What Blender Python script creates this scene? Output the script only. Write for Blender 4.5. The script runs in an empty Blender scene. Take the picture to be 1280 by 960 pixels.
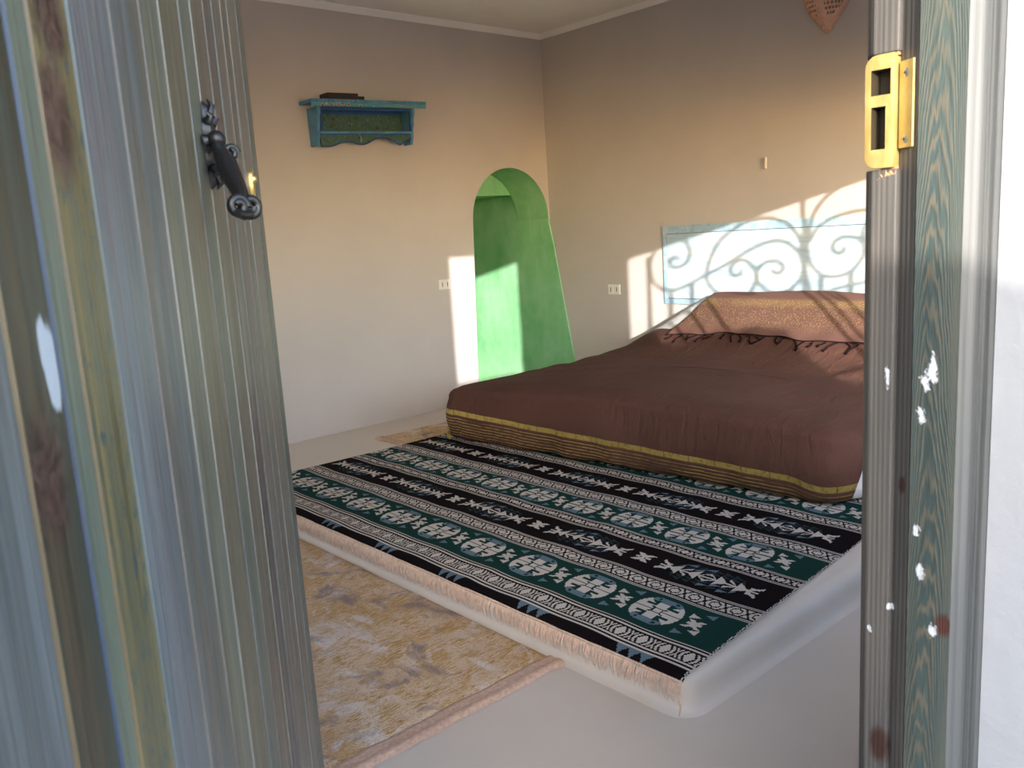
import bpy, bmesh, math, random
import numpy as np
from mathutils import Vector, Matrix
random.seed(7); rng = np.random.default_rng(7)
C = bpy.context.scene.collection
SC = bpy.context.scene
# ------------------------------------------------------------------ camera
HF = 1.17                                    # camera height over the room floor
FPX = 1055.0                                 # focal length in pixels of the 1280 wide frame
RM = np.array([[0.7441955, 0.1623654, 0.6479279], [-0.6651752, 0.0916288, 0.7410439], [-0.060951, 0.9824671, -0.1761911]])
cam_d = bpy.data.cameras.new('camera'); cam = bpy.data.objects.new('camera', cam_d); C.objects.link(cam)
cam_d.sensor_width = 36.0; cam_d.lens = FPX / 1280 * 36.0
cam_d.clip_start = 0.02
cam.matrix_world = Matrix(((RM[0,0], RM[0,1], -RM[0,2], 0), (RM[1,0], RM[1,1], -RM[1,2], 0),
                           (RM[2,0], RM[2,1], -RM[2,2], HF), (0,0,0,1)))
cam_d.dof.use_dof = True; cam_d.dof.focus_distance = 3.0; cam_d.dof.aperture_fstop = 22.0
SC.camera = cam
# ------------------------------------------------------------------ light
SUN_DIR = Vector((0.808, 1.0, -0.2352)).normalized()      # late sun through the door and the window
w = bpy.data.worlds.new('evening_sky'); SC.world = w; w.use_nodes = True
nt = w.node_tree; bg = nt.nodes['Background']
sky = nt.nodes.new('ShaderNodeTexSky'); sky.sky_type = 'NISHITA'; sky.sun_disc = False
sky.sun_elevation = math.radians(19); sky.sun_rotation = math.atan2(-0.808, -1.0)
sky.dust_density = 1.0; sky.ozone_density = 1.2; sky.air_density = 1.0
nt.links.new(sky.outputs[0], bg.inputs[0]); bg.inputs[1].default_value = 0.62
sd = bpy.data.lights.new('sun', 'SUN'); sd.energy = 3.7; sd.color = (1.0, 0.95, 0.89); sd.angle = math.radians(0.42)
so = bpy.data.objects.new('sun', sd); C.objects.link(so)
so.rotation_euler = SUN_DIR.to_track_quat('-Z', 'Y').to_euler(); so.location = (-4, -5, 3)
vs = SC.view_settings
vs.view_transform = 'Standard'; vs.look = 'None'; vs.gamma = 1; vs.use_curve_mapping = False
vs.exposure = 1.28
SC.cycles.max_bounces = 14; SC.cycles.diffuse_bounces = 10; SC.cycles.caustics_reflective = False
# ------------------------------------------------------------------ pixel -> point on a real plane
def ray(px, py): return RM @ np.array([px-640.0, -(py-480.0), FPX])
def onp(px, py, ax, val):
    r = ray(px, py); o = np.array([0, 0, HF]); return o + r*((val-o[ax])/r[ax])
# ------------------------------------------------------------------ node helpers
class NT:
    def __init__(s, name):
        s.m = bpy.data.materials.new(name); s.m.use_nodes = True
        s.t = s.m.node_tree; s.b = s.t.nodes['Principled BSDF']
    def n(s, kind, **kw):
        nd = s.t.nodes.new(kind)
        for k, v in kw.items():
            if k in ('op',): nd.operation = v
            elif hasattr(nd, k) and not k.startswith('i_'): setattr(nd, k, v)
        return nd
    def l(s, a, b): s.t.links.new(a, b)
    def val(s, x, sock):
        if isinstance(x, (int, float)): sock.default_value = x
        elif isinstance(x, (tuple, list)): sock.default_value = tuple(x)
        else: s.l(x, sock)
    def co(s, scale=(1,1,1), rot=(0,0,0), loc=(0,0,0), src='Object'):
        tc = s.n('ShaderNodeTexCoord'); mp = s.n('ShaderNodeMapping')
        s.l(tc.outputs[src], mp.inputs[0])
        mp.inputs['Scale'].default_value = scale; mp.inputs['Rotation'].default_value = rot; mp.inputs['Location'].default_value = loc
        return mp.outputs[0]
    def noise(s, vec, scale=5, detail=4, rough=.55, dist=0.0):
        nd = s.n('ShaderNodeTexNoise'); s.l(vec, nd.inputs['Vector'])
        nd.inputs['Scale'].default_value = scale; nd.inputs['Detail'].default_value = detail
        nd.inputs['Roughness'].default_value = rough; nd.inputs['Distortion'].default_value = dist
        return nd.outputs['Fac']
    def wave(s, vec, scale=5, dist=2, detail=2, dscale=1, direction='X', kind='BANDS'):
        nd = s.n('ShaderNodeTexWave'); s.l(vec, nd.inputs['Vector']); nd.wave_type = kind
        if kind == 'BANDS': nd.bands_direction = direction
        else: nd.rings_direction = direction
        nd.inputs['Scale'].default_value = scale; nd.inputs['Distortion'].default_value = dist
        nd.inputs['Detail'].default_value = detail; nd.inputs['Detail Scale'].default_value = dscale
        return nd.outputs['Fac']
    def ramp(s, fac, stops, interp='LINEAR'):
        nd = s.n('ShaderNodeValToRGB'); s.l(fac, nd.inputs[0]); cr = nd.color_ramp; cr.interpolation = interp
        while len(cr.elements) < len(stops): cr.elements.new(0.5)
        for e, (p, c) in zip(cr.elements, stops):
            e.position = p; e.color = (c, c, c, 1) if isinstance(c, (int, float)) else (*c, 1)
        return nd.outputs[0]
    def mix(s, f, a, b, mode='MIX'):
        nd = s.n('ShaderNodeMix'); nd.data_type = 'RGBA'; nd.blend_type = mode
        s.val(f, nd.inputs[0])
        for x, i in ((a, 6), (b, 7)):
            if isinstance(x, (tuple, list)): nd.inputs[i].default_value = (*x[:3], 1)
            else: s.l(x, nd.inputs[i])
        return nd.outputs[2]
    def math(s, op, a, b=0.0, clamp=False):
        nd = s.n('ShaderNodeMath'); nd.operation = op; nd.use_clamp = clamp
        s.val(a, nd.inputs[0]); s.val(b, nd.inputs[1]); return nd.outputs[0]
    def sep(s, vec):
        nd = s.n('ShaderNodeSeparateXYZ'); s.l(vec, nd.inputs[0]); return nd.outputs
    def bump(s, h, strength=.3, dist=.01):
        nd = s.n('ShaderNodeBump'); s.l(h, nd.inputs['Height']); nd.inputs['Strength'].default_value = strength
        nd.inputs['Distance'].default_value = dist; s.l(nd.outputs[0], s.b.inputs['Normal'])
    def out(s, col=None, rough=.6, metal=0.0, spec=None):
        if col is not None:
            if isinstance(col, (tuple, list)): s.b.inputs['Base Color'].default_value = (*col[:3], 1)
            else: s.l(col, s.b.inputs['Base Color'])
        s.val(rough, s.b.inputs['Roughness']); s.val(metal, s.b.inputs['Metallic'])
        if spec is not None: s.b.inputs['Specular IOR Level'].default_value = spec
        return s.m
    def spot(s, vec_scaled_noise, obj, center, radii, warp=.35, edge=.25):
        """soft ellipse mask in object space, its outline broken by noise"""
        mp = s.n('ShaderNodeMapping'); mp.vector_type = 'POINT'; s.l(obj, mp.inputs[0])
        mp.inputs['Scale'].default_value = tuple(1/r for r in radii)
        mp.inputs['Location'].default_value = tuple(-c/r for c, r in zip(center, radii))
        ln = s.n('ShaderNodeVectorMath'); ln.operation = 'LENGTH'; s.l(mp.outputs[0], ln.inputs[0])
        d = s.math('ADD', ln.outputs['Value'], s.math('MULTIPLY', s.math('SUBTRACT', vec_scaled_noise, .5), warp*2))
        mr = s.n('ShaderNodeMapRange'); s.l(d, mr.inputs[0])
        mr.inputs[1].default_value = 1+edge; mr.inputs[2].default_value = 1-edge
        return mr.outputs[0]
def plain(name, col, rough=.6, metal=0.0, var=.12, scale=20, bump=0.0):
    t = NT(name); v = t.co(); f = t.noise(v, scale, 4)
    lo = tuple(c*(1-var) for c in col); hi = tuple(min(1, c*(1+var)) for c in col)
    c = t.ramp(f, [(.3, lo), (.7, hi)])
    if bump: t.bump(f, bump, .004)
    return t.out(c, rough, metal)
# ------------------------------------------------------------------ mesh helpers
class MB:
    def __init__(s): s.v = []; s.f = []; s.mi = []; s.uv = {}
    def add(s, vs, fs, m=0):
        o = len(s.v); s.v += [tuple(map(float, p)) for p in vs]
        for f in fs: s.f.append(tuple(i+o for i in f)); s.mi.append(m)
    def box(s, a, b, m=0):
        (x0,y0,z0),(x1,y1,z1) = a, b
        if x0 > x1: x0, x1 = x1, x0
        if y0 > y1: y0, y1 = y1, y0
        if z0 > z1: z0, z1 = z1, z0
        s.add([(x0,y0,z0),(x1,y0,z0),(x1,y1,z0),(x0,y1,z0),(x0,y0,z1),(x1,y0,z1),(x1,y1,z1),(x0,y1,z1)],
              [(0,3,2,1),(4,5,6,7),(0,1,5,4),(1,2,6,5),(2,3,7,6),(3,0,4,7)], m)
    def prism(s, poly, f0, f1, m=0, ms=None):
        """poly of 2D points; f0/f1 map (a,b) -> 3D for the two caps"""
        n = len(poly); vs = [f0(*p) for p in poly] + [f1(*p) for p in poly]
        s.add(vs, [tuple(range(n))[::-1], tuple(range(n, 2*n))], m)
        o = len(s.v) - 2*n
        for i in range(n):
            j = (i+1) % n
            s.f.append((o+i, o+j, o+n+j, o+n+i)); s.mi.append(m if ms is None else ms(i))
    def tube(s, pts, rad, n=8, m=0, cap=True):
        pts = [Vector(p) for p in pts]; k = len(pts)
        rads = rad if isinstance(rad, (list, tuple)) else [rad]*k
        o = len(s.v); ref = None
        for i, p in enumerate(pts):
            t = (pts[min(i+1, k-1)] - pts[max(i-1, 0)]).normalized()
            if ref is None:
                ref = Vector((0,0,1)) if abs(t.z) < .9 else Vector((1,0,0))
            a = (ref - t*ref.dot(t)).normalized(); b = t.cross(a); ref = a
            for q in range(n):
                an = 2*math.pi*q/n; s.v.append(tuple(p + (a*math.cos(an)+b*math.sin(an))*rads[i]))
        for i in range(k-1):
            for q in range(n):
                r = (q+1) % n
                s.f.append((o+i*n+q, o+i*n+r, o+(i+1)*n+r, o+(i+1)*n+q)); s.mi.append(m)
        if cap:
            s.f.append(tuple(o+q for q in range(n))[::-1]); s.mi.append(m)
            s.f.append(tuple(o+(k-1)*n+q for q in range(n))); s.mi.append(m)
    def ball(s, c, r, nu=14, nv=8, m=0, sc=(1,1,1)):
        o = len(s.v)
        for i in range(nv+1):
            th = math.pi*i/nv
            for j in range(nu):
                ph = 2*math.pi*j/nu
                s.v.append((c[0]+r*sc[0]*math.sin(th)*math.cos(ph), c[1]+r*sc[1]*math.sin(th)*math.sin(ph), c[2]+r*sc[2]*math.cos(th)))
        for i in range(nv):
            for j in range(nu):
                k = (j+1) % nu
                s.f.append((o+i*nu+j, o+(i+1)*nu+j, o+(i+1)*nu+k, o+i*nu+k)); s.mi.append(m)
    def grid(s, P, m=0, flip=False, closed=False):
        a, b = P.shape[:2]; o = len(s.v); s.v += [tuple(map(float, p)) for p in P.reshape(-1, 3)]
        for i in range(a-1):
            for j in range(b if closed else b-1):
                k = (j+1) % b
                f = (o+i*b+j, o+i*b+k, o+(i+1)*b+k, o+(i+1)*b+j)
                s.f.append(f[::-1] if flip else f); s.mi.append(m)
    def build(s, name, mats, parent=None, smooth=None, bevel=0.0, fix=True, bseg=2):
        me = bpy.data.meshes.new(name); me.from_pydata(s.v, [], s.f); me.validate()
        mats = mats if isinstance(mats, (list, tuple)) else [mats]
        for mm in mats: me.materials.append(mm)
        if len(mats) > 1 and len(me.polygons) == len(s.mi): me.polygons.foreach_set('material_index', s.mi)
        bm = bmesh.new(); bm.from_mesh(me)
        if fix: bmesh.ops.remove_doubles(bm, verts=bm.verts, dist=1e-5)
        if fix: bmesh.ops.recalc_face_normals(bm, faces=bm.faces)
        if bevel:
            es = [e for e in bm.edges if len(e.link_faces) == 2 and e.calc_face_angle(0) > .6]
            bmesh.ops.bevel(bm, geom=es, offset=bevel, segments=bseg, affect='EDGES', profile=.5 if bseg > 2 else .6, clamp_overlap=True)
        bm.to_mesh(me); bm.free()
        if smooth is not None:
            me.shade_smooth(); me.set_sharp_from_angle(angle=math.radians(smooth))
        o = bpy.data.objects.new(name, me); C.objects.link(o)
        if parent: o.parent = parent
        return o
def tag(o, label=None, cat=None, group=None, kind=None):
    if label: o['label'] = label
    if cat: o['category'] = cat
    if group: o['group'] = group
    if kind: o['kind'] = kind
    return o
def empty(name, loc=(0,0,0), rz=0.0):
    o = bpy.data.objects.new(name, None); C.objects.link(o); o.location = loc; o.rotation_euler = (0, 0, rz)
    o.empty_display_size = .05; return o
def struct(o, label=None, cat=None): o['kind'] = 'structure'; return tag(o, label, cat)
def cut(o, cutters):
    """boolean difference, evaluated into the mesh"""
    for c in cutters:
        md = o.modifiers.new('cut', 'BOOLEAN'); md.operation = 'DIFFERENCE'; md.object = c; md.solver = 'EXACT'
    dg = bpy.context.evaluated_depsgraph_get(); dg.update()
    me = bpy.data.meshes.new_from_object(o.evaluated_get(dg)); o.modifiers.clear()
    old = o.data; o.data = me; bpy.data.meshes.remove(old)
    for c in cutters:
        d = c.data; bpy.data.objects.remove(c); bpy.data.meshes.remove(d)
# ------------------------------------------------------------------ materials of the shell
def m_plaster(name, col, rough=.85, var=.06, bumpk=.25):
    t = NT(name); v = t.co()
    a = t.noise(v, 1.3, 5, .6); b = t.noise(v, 28, 4, .6)
    c = t.ramp(a, [(.3, tuple(x*(1-var) for x in col)), (.7, tuple(min(1, x*(1+var)) for x in col))])
    h = t.math('ADD', t.math('MULTIPLY', a, 2.5), t.math('MULTIPLY', b, .35))
    t.bump(h, bumpk, .006)
    return t.out(c, rough, spec=.25)
M_WALL = m_plaster('taupe_plaster', (.49, .450, .428))
M_GREEN = None
t = NT('green_limewash'); v = t.co(); a = t.noise(v, 3.2, 6, .65); b = t.noise(t.co(scale=(1,1,.35)), 9, 4, .6)
gcol = t.ramp(t.math('ADD', t.math('MULTIPLY', a, .6), t.math('MULTIPLY', b, .4)), [(.3, (.16, .45, .19)), (.5, (.25, .53, .28)), (.72, (.37, .61, .41))])
t.bump(t.math('ADD', a, t.math('MULTIPLY', b, .4)), .3, .01); M_GREEN = t.out(gcol, .85, spec=.2)
M_CEIL = m_plaster('white_ceiling_paint', (.87, .83, .78))
M_OUT = m_plaster('white_outside_plaster', (.83, .83, .84), bumpk=.5)
t = NT('polished_white_cement'); v = t.co(); a = t.noise(v, 2.2, 6, .6); b = t.noise(v, 60, 3, .7)
fc = t.ramp(a, [(.25, (.56, .505, .445)), (.55, (.60, .545, .485)), (.8, (.64, .585, .525))])
speck = t.ramp(b, [(.70, 0.0), (.76, .35)])
fc = t.mix(speck, fc, (.36, .32, .28)); t.bump(a, .12, .01); M_FLOOR = t.out(fc, t.ramp(a, [(.3, .34), (.7, .5)]), spec=.4)
M_GROUND = m_plaster('terrace_cement', (.42, .38, .34))
# ------------------------------------------------------------------ the room
XW, YW, XB, ZC, YF0, YF1 = 4.528, 4.632, -1.75, 2.565, 0.10, 0.372
HP = 0.09
m = MB(); m.box((XB-.2, YF0, -.15), (XW+.25, YW+.04, 0)); struct(m.build('floor', M_FLOOR))
m = MB(); m.box((XB-.2, YF0, ZC), (XW+.25, YW+.35, ZC+.2)); struct(m.build('ceiling', M_CEIL))
m = MB(); m.box((XW, YF0, -.4), (XW+.25, 7.2, ZC)); struct(m.build('wall_right', M_WALL))
# back wall, never in frame, with a window opening added to brighten the room
BY0, BY1, BZ0, BZ1 = 1.0, 2.5, 0.85, 1.75
m = MB()
for a, b in (((XB-.2, YF0, 0), (XB, BY0, ZC)), ((XB-.2, BY1, 0), (XB, YW+.35, ZC)), ((XB-.2, BY0, 0), (XB, BY1, BZ0)), ((XB-.2, BY0, BZ1), (XB, BY1, ZC))): m.box(a, b)
struct(m.build('wall_back', M_WALL, fix=False))
# left wall with the arched opening in the corner
AX, AZ, AR = 4.150, 1.262, 0.366
poly = [(XB-.2, 0), (3.735, 0), (3.742, .3), (3.768, .9)]
for k in range(25):
    an = math.pi - math.pi*k/24
    poly.append((AX + AR*math.cos(an), AZ + AR*math.sin(an)))
poly += [(XW, AZ-.02), (XW, ZC), (XB-.2, ZC)]
na = len(poly)
m = MB(); m.prism(poly, lambda a, b: (a, YW, b), lambda a, b: (a, YW+.35, b), 0, ms=lambda i: 1 if 1 <= i <= na-4 else 0)
wl = m.build('wall_left', [M_WALL, M_GREEN], smooth=35); struct(wl)
# green plaster skin on the right-hand wall, running from the slanted edge into the passage
gp = [(YW+.012, AZ+.0), (4.600, 1.08), (4.553, .827), (4.497, .53), (4.441, .236), (4.385, 0), (YW+.045, 0), (YW+.045, -.4), (7.0, -.4), (7.0, 1.7), (YW+.36, 1.7), (YW+.36, AZ+.05)]
m = MB(); m.prism(gp, lambda a, b: (XW-.010, a, b), lambda a, b: (XW+.01, a, b)); struct(m.build('wall_passage', M_GREEN, bevel=.004))
m = MB(); m.box((3.2, YW+.35, 1.455), (XW, 7.0, ZC)); struct(m.build('wall_tympanum', M_GREEN))
m = MB(); m.box((3.2, YW+.35, 0), (3.62, 7.0, 1.455)); m.box((3.2, YW+.041, -.4), (3.62, 7.0, 0)); m.box((3.62, 6.75, -.4), (XW, 7.0, 1.455)); m.box((3.2, YW+.04, -.6), (XW+.2, 7.0, -.40)); struct(m.build('wall_passage_end', M_GREEN))
# front wall with the doorway and the window
DX0, DX1, DZ = -0.13, 0.776, 2.09
WX0, WX1, WZ0, WZ1 = 1.475, 4.1, 0.74, 1.825
m = MB()
for a, b in (((XB-.2, YF0, 0), (DX0, YF1, ZC)), ((DX0, YF0, DZ), (DX1, YF1, ZC)), ((DX1, YF0, 0), (DX1+.03, .262, ZC)), ((DX1+.03, YF0, 0), (WX0, YF1, ZC)),
             ((WX0, YF0, 0), (WX1, YF1, WZ0)), ((WX0, YF0, WZ1), (WX1, YF1, ZC)), ((WX1, YF0, 0), (XW, YF1, ZC))): m.box(a, b)
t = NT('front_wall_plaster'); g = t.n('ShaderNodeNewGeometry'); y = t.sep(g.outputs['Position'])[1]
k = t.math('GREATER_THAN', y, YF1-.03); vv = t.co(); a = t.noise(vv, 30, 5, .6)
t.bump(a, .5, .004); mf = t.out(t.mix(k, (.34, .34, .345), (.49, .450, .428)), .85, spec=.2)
struct(m.build('wall_front', mf, fix=False))
# cornice
cv = [(0, 0), (.0, -.034), (.008, -.034), (.018, -.022), (.03, -.012), (.036, -.006), (.036, 0)]
m = MB(); m.prism(cv, lambda a, b: (XB, YW-a, ZC+b), lambda a, b: (XW, YW-a, ZC+b)); struct(m.build('trim_1', M_CEIL, smooth=40))
m = MB(); m.prism(cv, lambda a, b: (XW-a, YF1, ZC+b), lambda a, b: (XW-a, YW, ZC+b)); struct(m.build('trim_2', M_CEIL, smooth=40))
# low plastered platform that carries kilim and bed
PX0, PY0, PY1 = 1.497, 1.150, 3.715
def rrect(x0, y0, x1, y1, r, k=6):
    out = []
    for cx, cy, a0 in ((x0+r, y0+r, 180), (x1-r, y0+r, 270), (x1-r, y1-r, 0), (x0+r, y1-r, 90)):
        out += [(cx+r*math.cos(math.radians(a0+90*q/k)), cy+r*math.sin(math.radians(a0+90*q/k))) for q in range(k+1)]
    return out
rows = []
for off, z in ((.030, -.002), (.018, .0025), (.008, .010), (.002, .022), (0, .04), (-.001, .055), (-.005, .068), (-.013, .079), (-.024, .086), (-.038, HP)):
    rows.append([(a, b, z) for a, b in rrect(PX0-off, PY0-off, XW-.001, PY1+off, .05+off)])
m = MB(); m.grid(np.array(rows), closed=True); m.add(rows[-1], [tuple(range(len(rows[-1])))])
pf = m.build('plastered_platform', M_FLOOR, smooth=80); struct(pf)
# outside: terrace floor behind the camera, and an added parapet shaping the sun shadows
m = MB(); m.box((-9, -9, -.2), (9, YF0, -.04)); struct(m.build('terrace_floor', M_GROUND))
PPZ = [(-6, -.04), (-6, 1.757), (-1.42, 1.757), (-1.37, 1.735), (-1.31, 1.70), (-1.25, 1.655), (-1.19, 1.59), (-1.13, 1.48), (-1.08, 1.3), (-1.06, 1.1), (-.80, 1.1), (-.80, 1.71), (.175, 1.71), (.175, .95), (6, .95), (6, -.04)]
m = MB(); m.prism(PPZ, lambda a, b: (a, -2.2, b), lambda a, b: (a, -2.4, b)); struct(m.build('added_shadow_parapet', M_OUT))
# ------------------------------------------------------------------ window grille (outside the frame, throws the scroll shadows)
M_IRON = plain('black_wrought_iron', (.018, .017, .018), .42, .6, .3, 60, .15)
YG = 0.14
def gz(zx, zy):                                   # zoomed shadow point on the right wall -> point of the grille along the sun
    p = onp(zx/3.42857+760, zy/3.42857+180, 0, XW); tt = p[1]-YG
    return (XW-.808*tt, YG, p[2]+.2352*tt)
def smooth_path(pts, k=6):
    P = [np.array(p) for p in pts]; out = []
    for i in range(len(P)-1):
        p0 = P[max(i-1, 0)]; p1 = P[i]; p2 = P[i+1]; p3 = P[min(i+2, len(P)-1)]
        for q in range(k):
            u = q/k
            out.append(.5*((2*p1)+(-p0+p2)*u+(2*p0-5*p1+4*p2-p3)*u*u+(-p0+3*p1-3*p2+p3)*u**3))
    out.append(P[-1]); return [tuple(p) for p in out]
win = empty('window_1', (0, 0, 0)); struct(win)
xs_bar = [gz(v, 600)[0] for v in (175, 265, 355)]
curves = [
 [(300,492),(270,490),(260,512),(282,532),(325,518),(348,470),(330,425),(285,400),(235,420),(195,470),(180,520),(190,580),(230,622),(290,626),(350,600),(410,566),(480,530),(560,482),(640,437),(720,416),(785,440),(825,495),(826,560),(790,612),(730,640),(680,632),(640,597),(632,560),(652,520),(692,503),(732,512),(745,536),(728,556),(702,550),(702,538)],
 [(828,430),(800,385),(760,345),(695,318),(620,325),(540,362),(470,425),(432,500),(418,560),(430,605),(480,650),(540,665),(600,640),(628,590),(630,560),(612,522),(575,500),(538,510),(519,543),(535,567),(560,561),(564,546)],
 [(846,440),(855,500),(885,545),(940,571),(1010,560),(1068,512),(1090,455),(1068,412),(1012,398),(966,420),(955,453),(980,472),(1003,462),(1000,445)],
 [(858,420),(890,365),(950,322),(1040,292),(1140,280),(1230,285)],
 [(848,420),(866,330),(915,248),(985,190),(1080,150),(1180,130)],
 [(1180,300),(1135,312),(1092,358),(1085,400),(1108,438),(1140,452),(1180,445)],
 [(836,470),(842,560),(862,640),(880,700)],
 [(905,641),(1000,615),(1130,585),(1230,562)]]
gr = MB()
for c in curves: gr.tube(smooth_path([gz(*p) for p in c], 5), .0102, 6)
gr.build('scroll', M_IRON, win, smooth=50)
xc = gz(834, 400)[0]
vb = xs_bar + [gz(780, 640)[0], gz(905, 600)[0], gz(1032, 600)[0]]
m = MB(); m.box((xc-.008, YG-.008, WZ0), (xc+.008, YG+.008, WZ1)); m.build('centre_bar', M_IRON, win)
m = MB(); zc_ = gz(836, 445)[2]; m.box((xc-.018, YG-.012, zc_-.06), (xc+.018, YG+.012, zc_+.06)); m.build('clamp', M_IRON, win, bevel=.004)
tops = [gz(175, 485)[2], gz(265, 626)[2], gz(355, 600)[2], gz(780, 615)[2], gz(905, 570)[2], gz(1032, 545)[2]]
for x, tz in zip(vb, tops):
    m = MB(); m.box((x-.009, YG-.009, WZ0), (x+.009, YG+.009, tz)); m.build('bar', M_IRON, win)
for k in range(7):
    x = vb[-1] + .12*(k+1)
    if x < WX1-.02:
        m = MB(); m.box((x-.006, YG-.006, WZ0), (x+.006, YG+.006, 1.25)); m.build('bar', M_IRON, win)
m = MB(); m.box((WX0, YG-.008, WZ0+.10), (WX1, YG+.008, WZ0+.115)); m.build('bottom_rail', M_IRON, win)
# ------------------------------------------------------------------ the plank door, standing open into the room
TH = math.radians(49.05+7.6); LW = 0.735
E0 = np.array([0.423, 0.876, 0]); DR = np.array([math.cos(TH), math.sin(TH), 0])
HG = E0 - DR*LW
door = empty('door_1', (HG[0], HG[1], 0), TH); struct(door)
def dpt(px, py):                                   # pixel -> (local x, z) on the outer door face
    r = ray(px, py); o = np.array([0, 0, HF]); n = np.array([-DR[1], DR[0], 0])
    q = o + r*(((E0+[0, 0, 1]-o) @ n)/(r @ n)); return (q-HG) @ DR, q[2]
def m_plank(name, cols, alt, streak, edge, knots=(), smears=(), seed=0.0, fleck=None, gloss=.42):
    t = NT(name); ob = t.n('ShaderNodeTexCoord').outputs['Object']
    v1 = t.co(scale=(55, 55, 1.3), loc=(seed, 0, seed*1.7)); v2 = t.co(scale=(240, 240, 3.5), loc=(0, seed, 0)); v3 = t.co(scale=(16, 16, 2.4), loc=(seed*3, 0, 0))
    a = t.noise(v1, 1.0, 5, .6, .6); b = t.noise(v2, 1.0, 4, .6, .3); e = t.noise(v3, 1.6, 4, .6, .4)
    c = t.ramp(t.math('ADD', t.math('MULTIPLY', a, .6), t.math('MULTIPLY', e, .4)), [(.30, cols[0]), (.5, cols[1]), (.70, cols[2])])
    al = t.noise(t.co(scale=(34, 34, 2.6), loc=(seed*5, 1, seed*2)), 1.0, 4, .6, .8)
    c = t.mix(t.ramp(al, [(.44, 0.0), (.62, .85)]), c, tone(*alt)[1]); streak = tone(*streak)[1]
    c = t.mix(t.ramp(b, [(.42, 0.0), (.62, .6)]), c, streak)
    gr_ = t.noise(t.co(scale=(420, 420, 5), loc=(seed, 5, 1)), 1.0, 3, .6); c = t.mix(1.0, c, t.ramp(gr_, [(.35, .62), (.6, 1.12)]), 'MULTIPLY')
    if fleck:
        fl = t.noise(t.co(scale=(150, 150, 90), loc=(seed, 2, 1)), 1.0, 3, .6, 1.2)
        c = t.mix(t.ramp(fl, [(.56, 0.0), (.64, .85)]), c, fleck)
    wn = t.noise(t.co(scale=(120, 120, 75), loc=(seed, seed, 0)), 1.0, 4, .65, .8)
    for (cx, cz, rx, rz, kc) in knots:
        mk = t.spot(wn, ob, (cx, 0, cz), (rx, 5, rz), .55, .35)
        rg = t.ramp(t.noise(t.co(scale=(1.6/rx, .01, 1.6/rz), loc=(seed, 0, cz)), 1.0, 4, .65, 1.5), [(.38, 0.0), (.62, 1.0)])
        kk = t.mix(rg, tuple(x*2.6+.01 for x in kc), tuple(x*.7 for x in kc)); c = t.mix(mk, c, kk)
    for (cx, cz, rx, rz) in smears:
        wn2 = t.noise(t.co(scale=(160, 160, 26), loc=(seed, 0, 3)), 1.0, 3, .6, .3)
        mk = t.spot(wn2, ob, (cx, 0, cz), (rx, 5, rz), .8, .12); c = t.mix(mk, c, (.30, .32, .35))
    t.bump(t.math('ADD', t.math('MULTIPLY', b, .5), a), .22, .002)
    return t.out(c, t.ramp(a, [(.3, gloss-.12), (.7, gloss+.12)]), spec=.5)
def m_edge(name, col):
    t = NT(name); b = t.noise(t.co(scale=(60, 60, 6)), 1.0, 4, .6); e = t.noise(t.co(scale=(14, 14, 1.6)), 1.0, 3, .6)
    c = t.ramp(b, [(.3, tuple(x*.55 for x in col)), (.6, col)])
    return t.out(t.mix(t.ramp(e, [(.46, 0.0), (.60, .85)]), c, (.070, .050, .040)), .5)
CREAM = m_edge('worn_cream_edge', (.165, .150, .120)); BLUE = m_edge('cobalt_edge', (.028, .042, .072)); RUST = m_edge('rubbed_brown_edge', (.09, .05, .03)); TEALE = m_edge('dull_teal_edge', (.085, .095, .085)); OCHRE = m_edge('ochre_edge', (.13, .085, .036))
def tone(r, g, b, lo=.66, hi=1.5):                   # stain as it looks in open shade -> three pigment tones
    g_ = (r+g+b)/3; r, g, b = (c*.82+g_*.18 for c in (r, g, b))
    a = [1.12*(((c/255+.055)/1.055)**2.4)/k for c, k in zip((r, g, b), (2.55, 2.70, 2.95))]
    return tuple(tuple(x*f for x in a) for f in (lo, 1.0, hi))
PL_S = [.0, .039, .097, .134, .18, .221, .274, .316, .377, .426, .487, .551, .598, .620, .6615, .735]
k1 = dpt(60, 22); k2 = dpt(66, 105); k3 = dpt(70, 160); k4 = dpt(60, 600); s1 = dpt(58, 440); s2 = dpt(141, 445); k5 = dpt(275, 575); s3 = dpt(72, 480)
CRM, BLE, TEA, OCH = CREAM, BLUE, TEALE, OCHRE
KB = (.026, .012, .008)
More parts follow.
